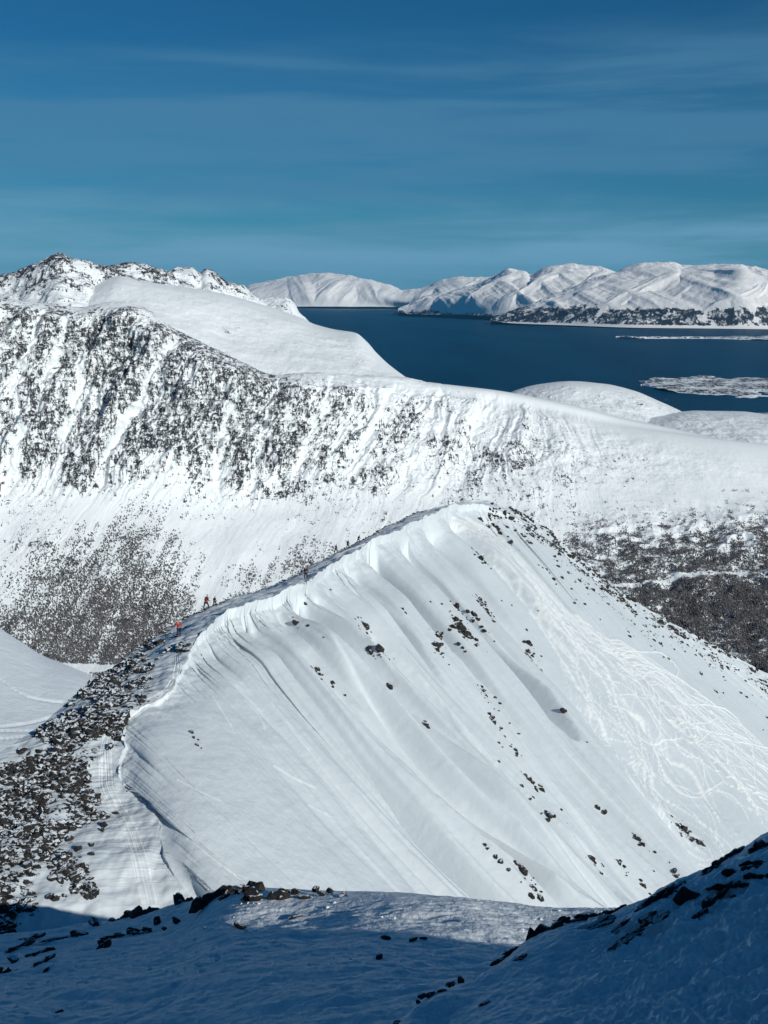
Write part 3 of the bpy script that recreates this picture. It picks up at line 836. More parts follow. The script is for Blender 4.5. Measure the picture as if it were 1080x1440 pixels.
sheet('foreground_hump', Ph, M['fg'], None, 'shaded snow hump with rock bands at the right')
LH = Lookup(Ph, Nh)

# ------------------------------------------------------------------ THE SUMMIT SHOULDER beside and behind the photographer (casts the shade over the foreground)
def summit_crest(y0):
    edge = [(-400, 1330), (-200, 1318), (0, 1312), (100, 1322), (190, 1318), (290, 1302), (400, 1306), (500, 1309), (600, 1322), (720, 1346)]
    out = []
    for (x, y) in edge:
        p, _ = LF.at(x, y); q = p+SUN*((y0-p[1])/SUN[1]); out.append(q)
    return np.array(out)
CREST = summit_crest(5.0)
print('CREST', np.round(CREST-np.array([0, 0, CAMZ]), 1).tolist())
def build_summit():
    xs = np.array([-120, -60, -20, 0, 6, 13, 25, 32, 35, 37, 39, 42, 52, 90.0]); zs = np.array([-60, -30, -9, -4.3, -3.3, -.8, -1.2, -1.8, -2.6, -4.0, -8, -16, -36, -80.0])+CAMZ
    xx = np.linspace(-120, 90, 420); zz = pchip(xs, zs, xx)
    yy = np.concatenate([np.linspace(-90, 5, 120), np.linspace(5.3, 14, 40)])
    X, Y = np.meshgrid(xx, yy, indexing='ij')
    Z = zz[:, None]+np.where(Y < 5, .5*np.minimum(5-Y, 12)+.12*np.maximum(-Y-7, 0), -1.3*(Y-5))
    Z = Z+.35*fbm(X/6, Y/6, 0*X, 4)*smooth(2.5, 8, np.hypot(X, Y))
    sheet('summit', np.stack([X, Y, Z], -1), M['fg'], None, 'snowy summit beside the photographer')
build_summit()

# ------------------------------------------------------------------ ROCKS
def ico(sub=2):
    import bmesh
    bm = bmesh.new(); bmesh.ops.create_icosphere(bm, subdivisions=sub, radius=1)
    V = np.array([v.co[:] for v in bm.verts]); Fc = np.array([[v.index for v in f.verts] for f in bm.faces]); bm.free()
    return V, Fc
IV2, IF2 = ico(2); IV1, IF1 = ico(1); IV3, IF3 = ico(3)
def rock_shape(V, seed, cuts=9, rough=.12):
    r = np.random.default_rng(seed); W = V.copy()
    for k in range(cuts):
        n = r.normal(size=3); n /= np.linalg.norm(n); d = r.uniform(.42, .82)
        q = W@n; m = q > d; W[m] -= np.outer(q[m]-d, n)
    W *= 1+rough*fbm(W[:, 0:1]*1.6+seed, W[:, 1:2]*1.6, W[:, 2:3]*1.6, 3)
    return W
ROCKS2 = [rock_shape(IV2, 100+i) for i in range(14)]
ROCKS3 = [rock_shape(IV3, 300+i, 18, .24) for i in range(14)]
ROCKS1 = [rock_shape(IV1, 200+i, 5, .1) for i in range(10)]
def outcrop(seed):
    r = np.random.default_rng(seed); Vs = []; Fs = []; n0 = 0
    for k in range(9):
        W = rock_shape(IV2, seed*31+k, 12, .2)*np.array([r.uniform(.3, .55), r.uniform(.3, .6), r.uniform(.35, .75)])
        a = r.uniform(-.5, .9); c_, s_ = math.cos(a), math.sin(a)
        W = W@np.array([[c_, 0, s_], [0, 1, 0], [-s_, 0, c_]])
        W = W+np.array([-.75+1.5*k/8+r.normal(0, .08), r.normal(0, .22), r.normal(-.1, .2)])
        Vs.append(W); Fs.append(IF2+n0); n0 += len(W)
    return np.concatenate(Vs), np.concatenate(Fs)
OUTC = [outcrop(7+i) for i in range(8)]
ROCKMESH = {}
def rock_mesh(level, k):
    key = (level, k)
    if key not in ROCKMESH:
        V, Fc = OUTC[k % 8] if level == 2 else ((ROCKS2, ROCKS3)[level][k], (IF2, IF3)[level])
        me = bpy.data.meshes.new('rock')
        me.from_pydata(V.tolist(), [], Fc.tolist()); me.materials.append(M['rock']); me.update()
        ROCKMESH[key] = me
    return ROCKMESH[key]
from mathutils import Matrix
nrock = [0]
GROUP = {'face': 'rocks poking out of the fluted snow face', 'crest': 'rocks along the right hand skyline of the ridge', 'flank': 'rocks on the left flank of the ridge',
         'fore': 'rocks in the shaded foreground', 'band': 'rock bands of the foreground hump'}
def place_rock(LK, px, py, w, h=None, ang=0, group='face', label=None, name='rock', lift=.15, level=0, thick=None, along=None):
    """w, h in photo pixels; ang: image angle of the long axis (deg, positive = rising to the right)"""
    h = h or w*.7
    p, n = LK.at(px, py)
    _, _, d = proj(p)
    mpp = d/F
    a = R(ang); p2, _ = LK.at(px+math.cos(a)*max(w, 6)*.5, py-math.sin(a)*max(w, 6)*.5, 2.0)
    ax = p2-p
    right = np.array([1.0, 0, 0]); upc = np.array([0, ST, CT])
    ax2 = right*math.cos(a)+upc*math.sin(a)
    if np.linalg.norm(ax) > 1e-6 and np.linalg.norm(ax) < 6*w*mpp: ax = ax/np.linalg.norm(ax)*.6+ax2*.4
    else: ax = ax2
    ax /= np.linalg.norm(ax)
    nn = n*.6+np.array([0, -.25, .3]); b = np.cross(nn, ax); b /= np.linalg.norm(b); c = np.cross(ax, b)
    sx = w*mpp*.62; sy = (thick or h*.9)*mpp*.62; sz = h*mpp*.66
    k = nrock[0] % 14
    o = bpy.data.objects.new(name, rock_mesh(level, k)); COL.objects.link(o)
    flip = 1 if (nrock[0] // 14) % 2 else -1
    Rm = Matrix(((ax[0]*flip, b[0]*flip, c[0]), (ax[1]*flip, b[1]*flip, c[1]), (ax[2]*flip, b[2]*flip, c[2])))
    Mx = Rm.to_4x4() @ Matrix.Diagonal((sx, sy, sz, 1))
    Mx.translation = Vector(p + n*sz*lift)
    o.matrix_world = Mx
    nrock[0] += 1
    x, y = int(round(px/10.8)), int(round(py/14.4))
    size = 'tiny' if w < 4 else 'small' if w < 8 else 'medium' if w < 16 else 'large'
    where = {'face': 'on the fluted face', 'crest': 'near the right skyline', 'flank': 'on the left flank', 'fore': 'in the shaded foreground', 'band': 'on the shaded hump'}[group]
    lab = label or ('%s dark rock %s, %d percent across and %d percent down the photo' % (size, where, x, y))
    tag(o, lab, 'rock', GROUP[group])
    return o

rg = random.Random(21)
FACE = [(698,742,5),(702,745,4),(720,762,5),(677,786,6),(682,792,3),(690,800,2),(642,854,8),(640,872,7),(645,880,9),(651,886,10),(657,893,9),(637,882,6),(660,897,5),(617,892,8),(619,900,6),(612,907,8),(616,913,5),(675,843,5),(672,846,4),(683,858,5),(686,864,5),(680,888,5),(677,882,4),(672,872,5),(667,866,6),(664,862,4),(658,860,4),(744,905,6),(746,909,4),(742,917,5),(748,923,4),(741,886,3),(705,845,2),(719,852,2),(755,860,2),(647,905,4),(651,911,3),(621,850,3),(607,846,2),(632,935,2),
 (510,879,8),(516,884,5),(519,903,6),(521,911,7),(521,919,6),(534,911,9),(538,915,5),(532,925,3),(551,966,7),(546,962,3),(599,1020,6),(566,856,4),(570,862,3),(430,849,4),(415,876,6),(418,880,4),(434,880,4),(431,889,5),(455,897,2),(465,830,2),(445,942,6),(450,948,4),(467,961,5),(469,966,3),(485,978,3),(412,868,2),
 (270,1030,5),(273,1038,4),(277,1048,4),(283,1052,2),(680,971,7),(681,979,6),(678,966,3),(697,980,3),(705,995,4),(703,990,3),(690,1004,4),(695,1017,5),(692,1011,4),(713,1011,3),(716,1018,2),(730,1032,3),(792,1000,6),(795,1008,5),(789,994,4),(702,1045,3),(707,1050,2),(702,1072,3),(725,1055,5),(727,1060,4),(717,1050,3),(740,1090,5),(744,1096,6),(748,1101,4),(734,1106,4),(762,1111,6),(760,1106,4),(750,1122,3),(745,1124,3),(772,1146,7),(767,1143,4),(779,1150,4),(790,1140,3),(796,1160,4),(842,1138,5),(840,1133,3),(825,1044,2),
 (960,1166,10),(953,1162,5),(966,1172,5),(985,1187,6),(980,1182,4),(991,1190,3),(897,1181,6),(892,1177,3),(904,1189,5),(920,1200,3),(690,1200,7),(685,1193,4),(683,1188,4),(697,1206,5),(705,1213,6),(715,1224,4),(722,1212,6),(729,1216,5),(735,1227,9),(742,1250,9),(744,1244,5),(756,1250,6),(750,1262,4),(832,1208,8),(836,1213,4),(871,1214,6),(878,1219,4),(868,1210,3),(905,1245,6),(901,1238,4),(949,1225,6),(952,1231,4),(920,1225,2)]
for i, (x, y, s) in enumerate(FACE):
    lb = None
    if (x, y) == (651, 886): lb = 'largest dark rock of the cluster high on the fluted face'
    if (x, y) == (960, 1166): lb = 'largest rock low on the face, below the ski tracks'
    if (x, y) == (642, 854): lb = 'lone round rock just above the big rock cluster on the face'
    place_rock(LR, x, y, s*1.6, s*1.25, rg.choice([-50, -40, -55, 60, -20]), 'face', lb, lift=.1)
# rocks along the right-hand skyline
silx = [665, 700, 742, 800, 880, 950, 1080]; sily = [703, 712, 726, 772, 836, 878, 948]
cr = 0
while cr < 74:
    x = rg.uniform(690, 1078); y0 = float(np.interp(x, silx, sily)); off = abs(rg.gauss(0, 1))*11+2
    if x > 960: off *= .8
    if rg.random() > (.95 if 760 < x < 900 else .7): continue
    s = rg.uniform(3, 8.5)*(1.15 if off < 14 else .75)
    place_rock(LR, x, y0+off, s, s*rg.uniform(.6, 1), rg.uniform(-60, 30), 'crest'); cr += 1
for (x, y, s) in [(675,730,7),(678,733,4),(693,738,5),(712,742,5),(768,800,5),(772,806,4),(779,815,6),(782,822,4),(808,848,4),(823,850,4),(887,855,6),(889,862,5),(1017,975,3),(1042,975,4)]:
    place_rock(LR, x, y, s, s*.9, -30, 'crest')
# left flank: the biggest as single rocks, the rest as one mass of scree
fl = 0
big = [(163, 1144, 8), (145, 1163, 12), (128, 1190, 9), (130, 1202, 8), (145, 1168, 7), (110, 1162, 9), (131, 1245, 10), (128, 1236, 7), (122, 1228, 6), (77, 1266, 12), (40, 1218, 14), (36, 1242, 12), (58, 1210, 9), (108, 1256, 6)]
for (x, y, s) in big: place_rock(LR, x, y, s*1.1, s, rg.uniform(-30, 60), 'flank', level=1)
while fl < 54:
    x = rg.uniform(0, 235); y = rg.uniform(900, 1290)
    d = float(flank_density(np.array([x]), np.array([y]))[0])
    if rg.random() > d or d < .3: continue
    s = rg.uniform(8, 15)*(.55+.45*smooth(930, 1080, y))
    place_rock(LR, x, y, s, s*rg.uniform(.6, .9), rg.uniform(-20, 60), 'flank', lift=.05); fl += 1

def scatter(name, LKP, LKN, w, n, smin, smax, label, seed):
    r = np.random.default_rng(seed)
    p = w.ravel()/w.sum(); idx = r.choice(len(p), n, p=p)
    P = LKP.reshape(-1, 3)[idx]; Nn = LKN.reshape(-1, 3)[idx]
    V0 = np.array(ROCKS1)[r.integers(0, 10, n)]
    s = smin*(smax/smin)**(r.random(n)**1.7)
    ax = r.normal(size=(n, 3)); ax /= np.linalg.norm(ax, axis=1)[:, None]
    b = np.cross(ax, Nn); b /= np.linalg.norm(b, axis=1)[:, None]; ax = np.cross(Nn, b)
    sc = s[:, None]*r.uniform(.6, 1.3, (n, 3))
    V = V0[:, :, 0:1]*(ax*sc[:, 0:1])[:, None]+V0[:, :, 1:2]*(b*sc[:, 1:2])[:, None]+V0[:, :, 2:3]*(Nn*sc[:, 2:3]*.75)[:, None]
    V += (P+Nn*s[:, None]*.1)[:, None]
    k = V.shape[1]; FF = (IF1[None]+(np.arange(n)*k)[:, None, None]).reshape(-1, 3)
    o = mesh_obj(name, V.reshape(-1, 3), FF, M['rock'], smooth_=False)
    tag(o, label, 'scree', kind='stuff'); return o
area = np.linalg.norm(np.gradient(Pr, axis=0), axis=-1)*np.linalg.norm(np.gradient(Pr, axis=1), axis=-1)
fd = flank_density(PXr, PYr)*(1-onA)*(Br > 0)*(PXr > -60)
clump = fbm(Pr[..., 0]/4.5, Pr[..., 1]/4.5, Pr[..., 2]/4.5, 4, .6)
wsc = np.clip(fd*1.5+clump*3.4-.85, 0, 1)**1.4*(fd > .03)*area
scatter('scree', Pr, Nr, wsc, 10500, .10, .66, 'dense dark scree covering the left flank of the ridge', 4)
sl = np.interp(PXr, silx, sily)
g = PYr-sl
wcr = ((PXr > 690) & (PXr < 1090))*(g > -4)*np.exp(-np.maximum(g, 0)/13)*np.clip(.25+fbm(Pr[..., 0]/9, Pr[..., 1]/9, Pr[..., 2]/9, 3)*1.6, 0, 1)*area*(Br > .0)
scatter('skyline_scree', Pr, Nr, wcr, 1150, .22, .95, 'broken dark stones lining the right skyline of the ridge', 9)
wfc = np.zeros(PXr.shape)
xr, yr, _ = proj(Pr); ca, sa = math.cos(R(50)), math.sin(R(50))
for (x, y, s_) in FACE:
    if s_ < 4: continue
    dx, dy = xr-x, yr-y
    al = dx*ca+dy*sa; ac = -dx*sa+dy*ca
    wfc += s_*np.exp(-((al-4)/(5+1.6*s_))**2-(ac/(1.5+.35*s_))**2)
scatter('face_stones', Pr, Nr, wfc*area*onA, 950, .10, .62, 'lines of small dark stones showing along the ribs of the snow face', 12)
# thin dark rim of stones on the left skyline of the ridge
S_l = pchip([118, 178, 232, 268, 310, 372, 430, 505, 570], [968, 924, 886, 868, 848, 828, 800, 762, 728], np.clip(PXr, 118, 570).ravel()).reshape(PXr.shape)
wl_ = ((PXr > 118) & (PXr < 600) & (Br > 0) & (Br < .12))*area*(onA < .5)
scatter('skyline_scree', Pr, Nr, wl_, 900, .15, .5, 'thin dark rim of stones along the left skyline of the ridge', 10)

# ---- foreground rocks, one by one
FG = [ # sheet, px, py, w, h, angle, label
 (LF,205,1278,48,20,8,'long dark boulder lying on the shade line, left of the brown boulder'),
 (LF,262,1268,34,23,-5,'sunlit brown boulder left of the large outcrop'),
 (LF,305,1262,52,34,24,'dark sloping left block of the large outcrop on the snow edge'),
 (LF,336,1256,48,32,5,'highest block of the large outcrop on the snow edge'),
 (LF,352,1253,18,12,-5,'pale topped stone at the right end of the large outcrop'),
 (LF,378,1264,44,26,3,'flat topped block just right of the large outcrop'),
 (LF,398,1258,20,10,-8,'thin slab behind the flat topped block'),
 (LF,416,1257,14,12,-10,'small brown stone left of the broken stone row'),
 (LF,428,1264,18,7,4,'flat stone lying in front of the broken stone row'),
 (LF,443,1254,12,10,30,'pointed stone in the broken stone row'),
 (LF,452,1260,13,7,-20,'dark chip in the middle of the broken stone row'),
 (LF,465,1256,14,8,-15,'low stone near the right end of the broken row'),
 (LF,482,1261,12,7,20,'last stone at the right end of the broken row'),
 (LF,170,1290,26,14,24,'dark slab in the chain running down left from the long boulder'),
 (LF,188,1286,20,12,10,'middle slab of the chain below the long boulder'),
 (LF,134,1302,18,12,-28,'small pointed slab standing left of the slab chain'),
 (LF,111,1313,15,22,70,'upright square slab standing clear of the snow'),
 (LF,147,1332,26,24,60,'wedge shaped slab pointing down the shaded snow'),
 (LF,160,1320,28,10,8,'thin flat slab above the wedge shaped slab'),
 (LF,196,1313,36,12,3,'broad low slab right of the wedge shaped slab'),
 (LF,224,1298,14,12,50,'short leaning stone below the long boulder'),
 (LF,250,1298,16,10,-20,'dark stone on the shade line below the brown boulder'),
 (LF,232,1308,10,7,0,'little stone right of the broad low slab'),
 (LF,340,1304,24,13,-22,'lone sharp triangular stone on the open shaded snow'),
 (LF,24,1334,44,16,24,'longest slab in the pile at the left edge'),
 (LF,60,1341,30,10,20,'dark slab right of the longest slab in the left pile'),
 (LF,20,1353,16,12,-20,'small block in the middle of the left pile'),
 (LF,62,1353,30,9,28,'thin slab at the foot of the left pile'),
 (LF,8,1370,30,18,22,'dark block at the very left edge below the slab pile'),
 (LF,64,1366,13,5,30,'flat chip of stone right of the lowest left block'),
 (LF,85,1321,36,7,8,'thin line of rock behind the slab pile'),
 (LF,40,1322,30,8,15,'low slab along the top of the left pile'),
 (LF,85,1424,12,6,20,'lone small stone low in the left foreground'),
 (LF,543,1320,16,8,0,'dark stone at the middle of the shade edge'),
 (LF,533,1349,16,8,10,'stone on the shaded snow below the shade edge stones'),
 (LF,580,1323,14,7,10,'left stone of the pair right of the middle stone'),
 (LF,594,1321,12,5,0,'right stone of the pair near the shade edge'),
 (LF,418,1290,18,4,12,'thin stone flake lying in the sunlit strip'),
 (LH,628,1371,14,8,20,'dark stone beside the foot of the hump'),
 (LH,642,1361,10,10,60,'small upright stone above the foot of the hump'),
 (LH,602,1391,26,10,-8,'rounded stone low on the left foot of the hump'),
 (LH,588,1408,10,8,-40,'dark nub of rock at the lowest foot of the hump'),
 (LH,683,1412,18,5,28,'thin rock flake in the snow of the lower hump'),
 (LH,556,1436,14,6,0,'dark stone touching the bottom edge of the photo'),
 (LH,746,1314,16,22,-70,'blunt upright boulder at the left tip of the hump'),
 (LH,762,1311,22,16,20,'dark block joined to the upright boulder'),
 (LH,782,1303,24,14,22,'ridge top block right of the upright boulder'),
 (LH,803,1296,26,12,10,'third block along the crest of the hump'),
 (LH,838,1288,34,9,10,'low dark rock along the crest of the hump'),
 (LH,868,1281,28,10,18,'rock on the crest just before the hump steepens'),
 (LH,722,1334,30,6,12,'thin rock rib under the upright boulder'),
 (LH,710,1345,40,8,28,'layered rock rib at the left side of the hump'),
 (LH,730,1350,24,7,18,'lower layered rib at the left side of the hump'),
 (LH,835,1306,60,7,24,'upper long rock band crossing the hump'),
 (LH,862,1311,44,6,36,'middle long rock band crossing the hump'),
 (LH,896,1312,92,8,36,'longest diagonal rock band on the hump'),
 (LH,925,1264,50,12,34,'sloping outcrop below the hump crest'),
 (LH,948,1252,34,22,50,'craggy outcrop high on the hump crest'),
 (LH,962,1266,18,44,-78,'hanging rock tongue dropping from the craggy outcrop'),
 (LH,985,1284,50,14,48,'lower end of the curved rock band'),
 (LH,1006,1264,44,16,42,'middle of the curved rock band'),
 (LH,1026,1246,34,16,10,'upper end of the curved rock band'),
 (LH,1044,1224,34,16,5,'dark block above the curved rock band'),
 (LH,1070,1234,28,14,-10,'dark block at the right edge of the hump'),
 (LH,1060,1216,26,10,10,'flat block between two dark blocks near the right edge'),
 (LH,1072,1192,30,28,35,'highest dark rock at the right edge of the photo'),
 (LH,1030,1204,36,12,32,'rock on the steep crest left of the highest rock'),
 (LH,1000,1222,34,9,34,'thin rock on the crest above the craggy outcrop'),
 (LH,1030,1262,10,4,10,'small flake below the dark block'),
]
for (LK, x, y, w, h, a, lb) in FG:
    place_rock(LK, x, y, w*1.22, h*1.15, a, 'fore' if LK is LF else 'band', lb, level=2 if w >= 26 else 1, lift=.02 if h > 12 else .30, name='rock' if w < 40 else 'rock_outcrop', thick=max(h, w*.35))
print('rocks', nrock[0])
# snow crumbs on the foreground
def crumbs():
    w = np.clip(fbm(Pf[..., 0]/5, Pf[..., 1]/5, Pf[..., 2]/5, 3)-.12, 0, 1)*(PYf > 1262)*(PYf < 1440)*(PXf > 0)*(PXf < 1080)
    a = np.linalg.norm(np.gradient(Pf, axis=0), axis=-1)*np.linalg.norm(np.gradient(Pf, axis=1), axis=-1)
    o = scatter('snow_crumbs', Pf, Nf, w*a, 700, .03, .16, 'small lumps of crumbled snow on the foreground slope', 5)
    o.data.materials.clear(); o.data.materials.append(M['fg']); o['category'] = 'snow'
crumbs()

# ------------------------------------------------------------------ PEOPLE
cloth = {}
def cm(name, c):
    if name not in cloth: cloth[name] = plain(name, c, .8, 20)
    return cloth[name]
def skin_mesh(name, pts, edges, rads, mat, parent, levels=1, root=0):
    me = bpy.data.meshes.new(name); me.from_pydata(pts, edges, [])
    o = bpy.data.objects.new(name, me); COL.objects.link(o)
    md = o.modifiers.new('skin', 'SKIN'); md.use_smooth_shade = True
    sv = me.skin_vertices[0].data if me.skin_vertices else None
    if sv is None:
        bpy.context.view_layer.objects.active = o
        me.skin_vertices.new() if hasattr(me.skin_vertices, 'new') else None
        sv = me.skin_vertices[0].data
    for i, r in enumerate(rads):
        sv[i].radius = (r, r) if not isinstance(r, tuple) else r
        sv[i].use_root = (i == root)
    md2 = o.modifiers.new('sub', 'SUBSURF'); md2.levels = levels; md2.render_levels = levels
    dg = bpy.context.evaluated_depsgraph_get(); ev = o.evaluated_get(dg)
    m2 = bpy.data.meshes.new_from_object(ev); o.modifiers.clear(); o.data = m2; bpy.data.meshes.remove(me)
    m2.materials.clear(); m2.materials.append(mat)
    for p in m2.polygons: p.use_smooth = True; p.material_index = 0
    if parent: o.parent = parent
    return o
SKIN = plain('skin', (.45, .27, .2), .6)
def person(px, py, hpx, heading, jacket, trousers, hat, label, pose='walk', pack=None, poles=False, tilt=0.08):
    p, n = LR.at(px, py); d = proj(p)[2]; Hh = hpx*d/F*(1.28 if hpx < 17 else 1.12)
    k = Hh/1.78
    root = bpy.data.objects.new('person', None); COL.objects.link(root)
    root.location = Vector(p); root.rotation_euler = (0, 0, heading); root.scale = (k, k, k)
    root.empty_display_size = .3
    tag(root, label, 'person', 'ski tourers walking along the ridge')
    st = {'walk': .22, 'stand': .08, 'wide': .12, 'climb': .30}[pose]
    lean = {'walk': .08, 'stand': .02, 'wide': .03, 'climb': .20}[pose]
    # body (faces +y)
    hipz = .92
    pts = [(0, 0, hipz), (0, lean*.3, 1.12), (0, lean*.8, 1.34), (0, lean, 1.48), (0, lean*1.2, 1.56), (0, lean*1.4+.01, 1.66), (0, lean*1.4, 1.75)]
    rad = [(.15, .11), (.15, .11), (.17, .12), (.11, .09), .055, (.085, .10), .07]
    ed = [(0, 1), (1, 2), (2, 3), (3, 4), (4, 5), (5, 6)]
    for s in (-1, 1):
        b = len(pts); f = s*st
        pts += [(s*.11, f*.1, .86), (s*.13, f*.75+.04, .50), (s*.13, f-.0, .10), (s*.14, f+.13, .05)]
        rad += [.10, .07, .05, .045]; ed += [(0, b), (b, b+1), (b+1, b+2), (b+2, b+3)]
        b = len(pts); g = -s*st*.8
        out = .42 if pose == 'wide' and s < 0 else .30
        pts += [(s*.20, lean*.9, 1.42), (s*(.24 if out < .4 else .33), lean+g*.3, 1.16), (s*out, lean+.2+g*.4, 1.02), (s*out, lean+.27+g*.4, 1.0)]
        rad += [.065, .05, .04, .038]; ed += [(2, b), (b, b+1), (b+1, b+2), (b+2, b+3)]
        for q in range(4):    # fingers curled forward, and the thumb
            c = len(pts); hx = s*out; hy = lean+.27+g*.4
            pts += [(hx-s*.012+(q-1.5)*.004, hy+.045, 1.02-q*.02), (hx-s*.03, hy+.06-.004*q, 1.005-q*.02)]
            rad += [.011, .010]; ed += [(b+3, c), (c, c+1)]
        c = len(pts); pts += [(s*out-s*.03, hy+.01, 1.035)]; rad += [.012]; ed += [(b+3, c)]
    skin_mesh('body', pts, ed, rad, SKIN, root, 1)
    # trousers, jacket: slightly wider shells
    tp = [(0, 0, hipz)]; tr = [(.165, .125)]; te = []
    for s in (-1, 1):
        b = len(tp); f = s*st
        tp += [(s*.11, f*.1, .86), (s*.13, f*.75+.04, .50), (s*.13, f, .12)]; tr += [.12, .09, .078]; te += [(0, b), (b, b+1), (b+1, b+2)]
    skin_mesh('trousers', tp, te, tr, trousers, root)
    jp = [(0, .0, .88), (0, lean*.3, 1.12), (0, lean*.8, 1.34), (0, lean, 1.50)]; jr = [(.18, .14), (.175, .14), (.20, .15), (.11, .10)]; je = [(0, 1), (1, 2), (2, 3)]
    for s in (-1, 1):
        b = len(jp); g = -s*st*.8; out = .42 if pose == 'wide' and s < 0 else .30
        jp += [(s*.20, lean*.9, 1.42), (s*(.24 if out < .4 else .33), lean+g*.3, 1.16), (s*out, lean+.2+g*.4, 1.02)]; jr += [.085, .072, .055]; je += [(2, b), (b, b+1), (b+1, b+2)]
    skin_mesh('jacket', jp, je, jr, jacket, root)
    skin_mesh('hat', [(0, lean*1.4, 1.70), (0, lean*1.4-.01, 1.775)], [(0, 1)], [(.10, .115), (.075, .085)], hat, root)
    for s in (-1, 1):
        f = s*st
        skin_mesh('boot', [(s*.13, f-.03, .12), (s*.13, f, .05), (s*.14, f+.16, .045)], [(0, 1), (1, 2)], [.075, .06, .05], cm('boot_black', (.02, .02, .02)), root)
    Mw = Matrix.Translation(Vector(p)) @ Matrix.Rotation(heading, 4, 'Z') @ Matrix.Scale(k, 4)
    if pack is not None:
        o = skin_mesh('backpack', [(0, -.20+lean*.4, 1.02), (0, -.22+lean*.7, 1.25), (0, -.19+lean*.9, 1.47)], [(0, 1), (1, 2)], [(.13, .10), (.16, .12), (.11, .08)], pack, None)
        o.data.transform(Mw); tag(o, 'rucksack worn by the ' + label.split(',')[0].replace('person ', 'walker '), 'backpack', 'rucksacks worn by the ski tourers')
    if poles:
        for s in (-1, 1):
            g = -s*st*.8; out = .42 if pose == 'wide' and s < 0 else .30
            a = Vector((s*out-s*.02, lean+.3+g*.4, 1.04)); b = Vector((s*(out+.10), lean+.42+g*.4, -.02))
            o = skin_mesh('ski_pole', [tuple(a), tuple(a.lerp(b, .12)), tuple(a.lerp(b, .9)), tuple(b)], [(0, 1), (1, 2), (2, 3)], [.022, .014, .012, .009], cm('pole_grey', (.12, .12, .13)), None)
            o.data.transform(Mw); tag(o, 'ski pole in the %s hand, %s' % ('left' if s < 0 else 'right', label.split(',')[0].replace('person ', 'walker ')), 'ski pole', 'ski poles of the walkers')
    return root
RED = cm('red_jacket', (.42, .035, .03)); DRED = cm('dark_red_jacket', (.17, .02, .02)); BLK = cm('black_cloth', (.012, .013, .015)); NAVY = cm('navy_cloth', (.015, .025, .05))
BROWN = cm('brown_cloth', (.05, .035, .03)); GREY = cm('grey_cloth', (.05, .055, .06))
person(252, 895, 22, R(15), RED, NAVY, RED, 'person in bright red jacket, lowest on the ridge', 'wide', None, True)
person(290, 857, 19, R(-35), DRED, BLK, BLK, 'person in dark red jacket stepping uphill, behind the lowest walker', 'climb', DRED, True)
person(302, 853, 12, R(-50), BLK, BLK, BLK, 'person all in black close beside the dark red jacket', 'walk', BLK)
person(430, 815, 15.5, R(-20), BROWN, BLK, BROWN, 'person in dark brown jacket, standing alone midway up the ridge', 'stand', BLK, True)
person(472, 777, 10.5, R(-60), BLK, BLK, BLK, 'person in black, lowest of the upper three walkers', 'walk', None, True)
person(489, 771, 10.5, R(-60), GREY, BLK, BLK, 'person in dark grey, middle of the upper three walkers', 'walk', BLK, True)
person(504, 764, 9.5, R(-60), BLK, NAVY, BLK, 'person in black, highest of the upper three walkers', 'climb', GREY)

# ------------------------------------------------------------------ BOAT on the fjord
def boat():
    D = 1000/((557-405)/F)*.985
    p = unproj(937, 557, D); p[2] = 0
    root = bpy.data.objects.new('boat', None); COL.objects.link(root); root.location = Vector(p); root.rotation_euler = (0, 0, R(70))
    tag(root, 'tiny white boat on the dark fjord beside the island', 'boat')
    xs = np.linspace(-9, 9, 15); prof = []
    for x in xs:
        w = 2.6*math.sqrt(max(.02, 1-max(0, (x+2)/11.2)**2)); prof.append([(x, -w, 2.0+.06*max(x, 0)), (x, -w*.7, .1), (x, 0, -.8), (x, w*.7, .1), (x, w, 2.0+.06*max(x, 0))])
    V = np.array(prof); mesh_obj('hull', V.reshape(-1, 3), grid_faces(15, 5), cm('white_paint', (.8, .8, .8)), root)
    dk = V[:, [0, 4]]; dk = dk-np.array([0, 0, .15]); mesh_obj('deck', dk.reshape(-1, 3), grid_faces(15, 2), cm('deck_grey', (.3, .3, .3)), root)
    import bmesh
    for nm, (cx, cz, lx, ly, lz) in (('cabin', (-1.5, 3.2, 6, 3.6, 2.6)), ('wheelhouse', (0, 5.4, 2.8, 2.8, 1.8))):
        bm = bmesh.new(); bmesh.ops.create_cube(bm, size=1, matrix=Matrix.Translation((cx, 0, cz)) @ Matrix.Diagonal((lx, ly, lz, 1)))
        bmesh.ops.bevel(bm, geom=bm.edges[:], offset=.2, segments=2, affect='EDGES')
        me = bpy.data.meshes.new(nm); bm.to_mesh(me); bm.free(); me.materials.append(cm('white_paint', (.8, .8, .8)))
        o = bpy.data.objects.new(nm, me); COL.objects.link(o); o.parent = root
boat()

# ------------------------------------------------------------------ HAZE
HAZE = 4.6e-6
def haze():
    import bmesh
    bm = bmesh.new(); bmesh.ops.create_cube(bm, size=1, matrix=Matrix.Translation((8000, 34000, 1240)) @ Matrix.Diagonal((130000, 90000, 2500, 1)))
    me = bpy.data.meshes.new('haze'); bm.to_mesh(me); bm.free()
    m = bpy.data.materials.new('haze'); m.use_nodes = True; nt = m.node_tree; nt.nodes.clear()
    out = nt.nodes.new('ShaderNodeOutputMaterial'); v = nt.nodes.new('ShaderNodeVolumePrincipled')
    v.inputs['Color'].default_value = (.12, .55, 1, 1); v.inputs['Density'].default_value = HAZE
    nt.links.new(v.outputs[0], out.inputs['Volume'])
    me.materials.append(m); o = bpy.data.objects.new('haze', me); COL.objects.link(o)
    tag(o, 'thin bluish air haze over the fjord', 'haze', kind='stuff')
haze()

